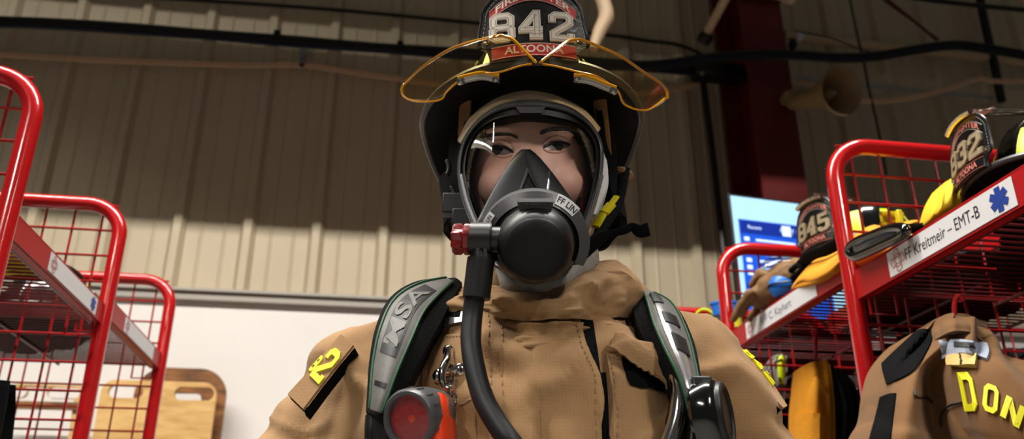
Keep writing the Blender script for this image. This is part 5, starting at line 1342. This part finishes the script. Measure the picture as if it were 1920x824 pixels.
lp = cloth_on(Cn, [[(1782, 668), (1808, 668), (1833, 672)], [(1782, 680), (1808, 680), (1833, 684)], [(1784, 688), (1808, 690), (1832, 692)]], .011, 12, 8, 'hanger_loop', mat('pale_tan_webbing', (206, 176, 108), rough=.8), coat)
m = MB(); m.tube([Cn(1807+k*.1, 668+k*2.4, .0125) for k in range(10)], .001, seg=6); lbuild(m, 'loop_stitch', M_INK, lp)
for ch, (x0, y0), (ax_, ay_), (bx_, by_) in (('O', (1812, 770), (-14, -68), (24, 0)), ('O', (1844, 768), (4, -48), (26, 10)), ('N', (1876, 782), (12, -38), (36, 22)), ('A', (0, 0), (0, 0), (0, 0))):
    if ch == 'A': continue
    m = MB()
    fn = lambda x, y, d: Cn(x0+ax_*y+bx_*x, y0+ay_*y+by_*x, d)
    glyph(m, 'D' if (x0 == 1812) else ch, fit(fn, 0, 0, 1/.7, 1), w=.20, d0=.001, d1=.004)
    lbuild(m, 'yellow_letter', M_YEL, coat)
m = MB(); m.tube(catmull([Cn(1714, 733, .002), Cn(1716, 745, .003), Cn(1735, 748, .003), Cn(1750, 756, .002)], 6), .0015, seg=6); lbuild(m, 'seam_line', M_INK, coat)
m = MB(); m.tube(catmull([Cn(1766, 800, .002), Cn(1768, 778, .003), Cn(1782, 762, .003), Cn(1804, 756, .002)], 6), .0016, seg=6); lbuild(m, 'seam_line', M_INK, coat)
rows = [[(1752, 606, 1.30), (1772, 590, 1.28), (1806, 588, 1.28), (1850, 604, 1.30)], [(1752, 622, 1.235), (1776, 604, 1.19), (1812, 604, 1.185), (1852, 632, 1.23)], [(1756, 640, 1.22), (1778, 624, 1.17), (1814, 622, 1.165), (1856, 648, 1.20)]]
mb, _ = drape(rows, .03, 24, 14, fold=.002); lbuild(mb, 'coat_collar', M_TAN2, coat, smooth=60)
m = MB(); m.tube(catmull([P(1790, 600, 1.25), P(1790, 570, 1.25), P(1796, 556, 1.25), P(1804, 566, 1.25)], 6), .004, seg=8); lbuild(m, 'coat_hook', M_REDW, coat)

# amber trousers with black lining beside the post
yA = yu(1530, 720, .92)
rows = [[(1500, 690, yA), (1520, 680, yA-.03), (1548, 676, yA-.02), (1556, 684, yA)], [(1496, 730, yA), (1524, 728, yA-.05), (1552, 730, yA-.03), (1562, 730, yA)], [(1492, 780, yA), (1524, 780, yA-.055), (1554, 782, yA-.03), (1566, 784, yA)], [(1494, 860, yA), (1524, 860, yA-.05), (1554, 860, yA-.03), (1566, 860, yA)], [(1494, 1050, yA), (1524, 1050, yA-.05), (1554, 1050, yA-.03), (1566, 1050, yA)]]
mb, fr = drape(rows, .05, 30, 40, fold=.003); bvA = BVHTree.FromPolygons([tuple(p) for p in mb.v], mb.f); An = onbv(bvA)
amb = tag(lbuild(mb, 'hanging_trousers', M_AMBERC, smooth=60), 'bright amber trousers with black side hanging left of the red post', 'trousers')
cloth_on(An, [[(1497, 776), (1522, 776), (1548, 777)], [(1497, 800), (1522, 800), (1546, 802)], [(1498, 870), (1522, 870), (1546, 870)]], .012, 10, 12, 'leg_pocket', M_AMBERC, amb)
rows = [[(1548, 682, yA+.01), (1566, 688, yA), (1582, 698, yA+.02)], [(1556, 730, yA+.01), (1580, 730, yA-.02), (1602, 728, yA+.02)], [(1562, 790, yA+.01), (1590, 790, yA-.02), (1616, 790, yA+.02)], [(1564, 1050, yA+.01), (1590, 1050, yA-.02), (1622, 1050, yA+.02)]]
mb, _ = drape(rows, .05, 20, 40, fold=.006); lbuild(mb, 'black_lining', M_PAD, amb, smooth=60)
m = MB(); m.tube([P(1530, 680, yA), P(1530, 600, yA)], .003, seg=6); lbuild(m, 'hanger_strap', M_REDW, amb)

# grey and lime sleeve hanging, dark coat behind it
yG = yu(1455, 700, .95)
rows = [[(1450, 668, yG), (1462, 664, yG-.02), (1474, 668, yG)], [(1437, 690, yG), (1454, 688, yG-.03), (1476, 692, yG)], [(1436, 730, yG), (1454, 730, yG-.03), (1472, 734, yG)], [(1440, 760, yG), (1456, 764, yG-.02), (1470, 762, yG)]]
mb, _ = drape(rows, .04, 20, 24, fold=.004); bvG = BVHTree.FromPolygons([tuple(p) for p in mb.v], mb.f)
gg = tag(lbuild(mb, 'work_glove', M_HOODG, smooth=60), 'grey work glove with lime strip hanging in the right rack', 'glove')
cloth_on(onbv(bvG), [[(1458, 668), (1470, 668)], [(1458, 690), (1470, 690)], [(1460, 720), (1468, 720)]], .006, 6, 10, 'lime_strip', M_LIME, gg)
m = MB(); m.tube([P(1462, 666, yG), P(1462, 640, yG)], .003, seg=6); lbuild(m, 'loop', M_BLACKM, gg)
# dark coats; the right-hand ones are added to darken the rack interior
def dark_coat(u, v, ztop, zbot, wid, mm, label, seed, stripe=None):
    def pt(a, b, o):
        sp = wid/2*(.35+.65*min(1, (b*3.2))**.6); x = (2*a-1)*sp
        return R(u+o+.018*sin(a*17+seed)+.01*noise.noise(Vector((a*5, b*3, seed))), v+x, ztop-(ztop-zbot)*b+.0*x - .06*abs(2*a-1)*min(1, b*4))
    m = MB(); m.slab(lambda a, b: pt(a, b, 0), lambda a, b: pt(a, b, .06), 40, 30); o = tag(m.build('turnout_coat', mm, smooth=60), label, 'coat', 'dark coats hung in the racks')
    if stripe:
        m = MB(); b0, b1 = stripe; m.slab(lambda a, b: pt(a, b0+(b1-b0)*b, -.004), lambda a, b: pt(a, b0+(b1-b0)*b, .0), 40, 4); m.build('reflective_band', M_LIME, o)
    return o
k = 0
for u, v, lb in ((1.05, 1.58, 'near the amber trousers'), (1.10, 2.12, 'deep in the far right bay'), (1.22, 1.08, 'behind the brown coat'), (1.62, 1.55, 'in the rear right rack'), (1.62, 2.10, 'at the far end of the rear right rack'), (1.62, 1.05, 'in the near bay of the rear right rack')):
    dark_coat(u, v, CAMZ+.45, .35, .52, M_PAD, 'added black turnout coat darkening the rack '+lb, k*1.7); k += 1
dark_coat(UL-.10, 1.50, CAMZ+.30, .4, .26, M_PAD, 'black turnout coat with lime band hanging at the left edge', 3.1, (.30, .38))

# folded dark trousers added to block light through the wire shelves
def bundle(name, c, size, mm, label, cat, seed, group=None, rot=0., vox=.009):
    rnd = random.Random(seed); b = MB(); sx, sy, sz = size; n = 5
    for k in range(n):
        z = -sz/2+sz*(k+.5)/n; b.ball((rnd.uniform(-.012, .012), rnd.uniform(-.012, .012), z), (sx/2*rnd.uniform(.9, 1.05), sy/2*rnd.uniform(.9, 1.05), sz/n*.95), 24, 10)
    def dd(p, n): return p+n*(.012*noise.noise(p*16+Vector((seed, 0, 0)))+.005*noise.noise(p*45))
    fz = fuse(b, vox, 3, disp=dd); zmin = min(p.z for p in fz.v)
    Mx = Matrix.Translation(c) @ RM @ Matrix.Rotation(rot, 4, 'Z') @ Matrix.Translation((0, 0, -zmin))
    o = MB().merge(fz, Mx).build(name, mm, smooth=60); return tag(o, label, cat, group)
zB, zA = CAMZ+.455, CAMZ+.502
SG = 'folded dark trousers added to darken the rack shelves'
bundle('added_folded_trousers', R(1.15, 1.10, zB), (.34, .34, .09), M_PAD, 'added black folded trousers under the 832 helmet', 'trousers', 1, SG)
bundle('added_folded_trousers', R(1.16, 1.56, zA), (.34, .40, .07), M_PAD, 'added black folded trousers behind the 845 helmet', 'trousers', 2, SG)
bundle('added_folded_trousers', R(1.10, 2.15, zA), (.40, .40, .07), M_PAD, 'added black folded trousers on the farthest right shelf', 'trousers', 3, SG)
bundle('added_folded_trousers', R(UL-.30, 1.58, CAMZ+.494), (.36, .42, .04), M_PAD, 'added black folded trousers on the left rack shelf', 'trousers', 4, SG)
bundle('added_folded_trousers', R(UL-.30, 2.10, CAMZ+.518), (.36, .42, .04), M_PAD, 'added black folded trousers on the far left rack shelf', 'trousers', 5, SG)
bundle('folded_cloth', R(UL-.09, 1.52, CAMZ+.494), (.12, .18, .02), M_YELCL, 'lime striped cloth lying on the left rack shelf above the wires', 'cloth', 6)
for i, (u, v) in enumerate(((1.70, 1.10), (1.70, 1.6), (1.70, 2.1))):
    bundle('added_folded_trousers', R(u, v, CAMZ+.463), (.40, .44, .07), M_PAD, 'added black folded trousers in the %s bay of the rear right rack' % ('near', 'middle', 'far')[i], 'trousers', 10+i, SG)

# amber jacket spread over the middle shelf
yq = lambda px, py, u: yu(px, py, u)
def U_(px, py, u): return (px, py, yq(px, py, u))
rows = [[U_(1560, 452, 1.02), U_(1610, 428, 1.02), U_(1660, 420, 1.02), U_(1725, 416, 1.03)],
        [U_(1532, 478, .92), U_(1590, 450, .90), U_(1650, 436, .91), U_(1728, 428, .95)],
        [U_(1508, 508, .84), U_(1560, 490, .82), U_(1612, 470, .83), U_(1722, 446, .88)],
        [U_(1492, 532, .815), U_(1540, 520, .80), U_(1590, 500, .82), U_(1700, 470, .86)],
        [U_(1496, 540, .84), U_(1545, 530, .84), U_(1600, 512, .84), U_(1690, 486, .88)]]
mb, _ = drape(rows, .03, 60, 30, fold=.012, ff=15)
aj = tag(lbuild(mb, 'folded_jacket', M_AMBERC, smooth=60), 'amber yellow jacket bunched under the 845 helmet', 'jacket')
# yellow cloth beneath helmet 832
rows = [[U_(1762, 350, .95), U_(1778, 338, .92), U_(1796, 330, .95)], [U_(1748, 376, .90), U_(1772, 362, .86), U_(1802, 352, .92)], [U_(1738, 412, .88), U_(1764, 396, .84), U_(1800, 376, .90)], [U_(1740, 426, .90), U_(1764, 410, .88), U_(1800, 390, .92)]]
mb, _ = drape(rows, .03, 20, 24, fold=.004); tag(lbuild(mb, 'yellow_hood', M_YELCL, smooth=60), 'bright yellow cloth hood tucked under the 832 helmet', 'hood')
# goggles with a black strap lying against the near post
gg2 = empty('goggles', Wu(1648, 470, .80), 'black goggles with a silvery lens lying by the near red post', 'goggles')
cl_ = catmull([Wu(a, b, .80) for a, b in ((1592, 470), (1606, 454), (1640, 440), (1668, 430), (1692, 428), (1698, 436), (1682, 448), (1656, 460), (1626, 474), (1602, 482))], 6, True)
m = MB(); m.tube(cl_, .0085, seg=12, closed=True); m.build('goggle_frame', M_BLACKG, gg2)
cg_ = sum(cl_, Vector())/len(cl_)
m = MB(); m.surf(lambda u, v: cl_[int(round(u*len(cl_))) % len(cl_)].lerp(cg_, v)+Vector((-.008*sin(v*pi/2), -.012*sin(v*pi/2), 0)), len(cl_), 8, closeu=True); m.build('goggle_lens', mat('smoked_silver_lens', (60, 62, 66), rough=.15, metal=.6), gg2)
m = MB(); m.tube(catmull([Wu(1692, 430, .80), Wu(1724, 428, .86), Wu(1742, 420, .95)], 6), .009, seg=8, flat=.4); m.build('goggle_strap', M_BLKCLOTH, gg2)
# tan work gloves
def glove(p0, p1, width, mm, label, up=Vector((0, 0, 1)), seed=0):
    ax = (p1-p0).normalized(); sd = ax.cross(up).normalized(); g = MB(); rnd = random.Random(seed)
    L = (p1-p0).length
    chain(g, [p0, p0+ax*L*.35], [width*.42, width*.45], seg=14)
    g.ball(p0+ax*L*.5, (width*.5, width*.5, width*.33), 18, 12)
    for k in range(4):
        o = sd*width*.25*(k-1.5)*1.45; a = p0+ax*L*.55+o; b = a+ax*L*.22+up*.008*rnd.uniform(-1, 2); c = b+ax*L*.2-up*.02*rnd.uniform(.3, 1)
        chain(g, [a, b, c], [width*.135, width*.13, width*.11], seg=10)
    a = p0+ax*L*.35+sd*width*.45; chain(g, [a, a+ax*L*.18+sd*width*.25, a+ax*L*.34+sd*width*.22], [width*.17, width*.15, width*.12], seg=10)
    fz = fuse(g, .0035, 1, disp=lambda p, n: p+n*.004*noise.noise(p*40)); o = MB().merge(fz, LM).build('work_glove', mm, smooth=60); return tag(o, label, 'glove', 'tan leather work gloves')
glove(Wu(1480, 520, .86)-EYE, Wu(1396, 590, .80)-EYE, .085, M_TANB, 'tan leather glove drooping over the middle shelf end, nearest the lip', seed=1)
glove(Wu(1496, 510, .92)-EYE, Wu(1424, 540, .86)-EYE, .080, M_TANB, 'tan leather glove lying behind the drooping one on the shelf', seed=2)
# blue pouch, clear bag
p = R(.86, 1.60, zA+.0); c = Wu(1478, 538, .855)
m = MB(); m.ball(c, (.042, .03, .036), 28, 18); m.v = [Vector((q.x, q.y, max(q.z, c.z-.024))) for q in m.v]; bp = tag(m.build('blue_pouch', M_BLUE), 'rounded blue plastic case between the tan gloves and amber jacket', 'case')
m = MB(); m.tube([c+Vector((.043*cos(t), -.004+.03*sin(t), .0)) for t in [2*pi*k/32 for k in range(32)]], .0022, seg=6, closed=True); m.build('case_seam', M_NAVY, bp)
m = MB(); c2 = Wu(1470, 508, .90)
m.ball(c2, (.05, .04, .030), 36, 20); m.v = [q+(q-c2)*.35*noise.noise(q*38) for q in m.v]; tag(m.build('plastic_bag', M_FOIL), 'crumpled clear plastic bag behind the blue case', 'bag')
# strap and buckle hanging off helmet 845
m = MB(); m.tube(catmull([Wu(1500, 500, .86), Wu(1520, 480, .84), Wu(1548, 470, .84), Wu(1580, 452, .85)], 6), .012, seg=10, flat=.5)
m.tube(catmull([Wu(1478, 512, .85), Wu(1496, 498, .85), Wu(1504, 505, .85), Wu(1486, 522, .85)], 6), .006, seg=8)
tag(m.build('chin_strap', M_BLKCLOTH), 'black strap trailing from the 845 helmet over the amber jacket', 'strap')
m = MB(); c0 = Wu(1672, 414, .93); 
for dx, dy in ((-14, 0), (0, 0), (14, -2)): m.box(Wu(1672+dx, 412+dy, .93), (.010, .012, .032), M3)
m.box(Wu(1672, 402, .93), (.045, .01, .008), M3); m.box(Wu(1672, 422, .93), (.045, .01, .008), M3); m.build('buckle', M_YELP, h845, bevel=.002)
# crates on the far right shelf
for (x0, y0), (x1, y1), mm, nm, lb in (((1332, 570), (1390, 594), M_BLUE, 'storage_bin', 'blue plastic bin on the farthest right shelf'), ((1362, 594), (1392, 616), mat('yellow_plastic', (214, 200, 40), rough=.5), 'storage_bin', 'small yellow plastic bin below the blue one')):
    c = Wu((x0+x1)/2, (y0+y1)/2, .97); w_ = (x1-x0)/1600*2.35; h_ = (y1-y0)/1600*2.35; root = empty(nm, c-Vector((0, 0, h_/2)), lb, 'bin')
    m = MB(); m.lathe([(w_*.44, -h_/2), (w_*.5, h_/2), (w_*.47, h_/2), (w_*.42, -h_/2+.004)], Matrix.Translation(c), 32, sy=.7); m.build('bin_body', mm, root)
    m = MB(); m.lathe([(w_*.49, h_/2-.004), (w_*.53, h_/2-.003), (w_*.53, h_/2+.003), (w_*.49, h_/2+.003)], Matrix.Translation(c), 32, sy=.7); m.build('bin_rim', mm, root)
c = Wu(1322, 612, .93)
rt = empty('ear_defenders', c, 'red and black round ear defenders on the farthest right shelf', 'ear defenders')
m = MB(); Mq = Matrix.Translation(c) @ Vector((-.3, -1, -.2)).to_track_quat('Z', 'Y').to_matrix().to_4x4(); m.lathe([(0, -.02), (.03, -.02), (.033, .0), (.028, .012), (.0, .016)], Mq, 28); m.build('ear_cup', M_BLACKM, rt)
m = MB(); m.lathe([(.014, .015), (.026, .0125), (.024, .017), (.014, .018)], Mq, 28); m.build('red_ring', M_MAROON, rt)
m = MB(); m.tube([Mq @ Vector((.034*cos(t), .05*sin(t), -.01)) for t in [pi*k/12 for k in range(13)]], .004, seg=8); m.build('headband', M_LIME, rt)
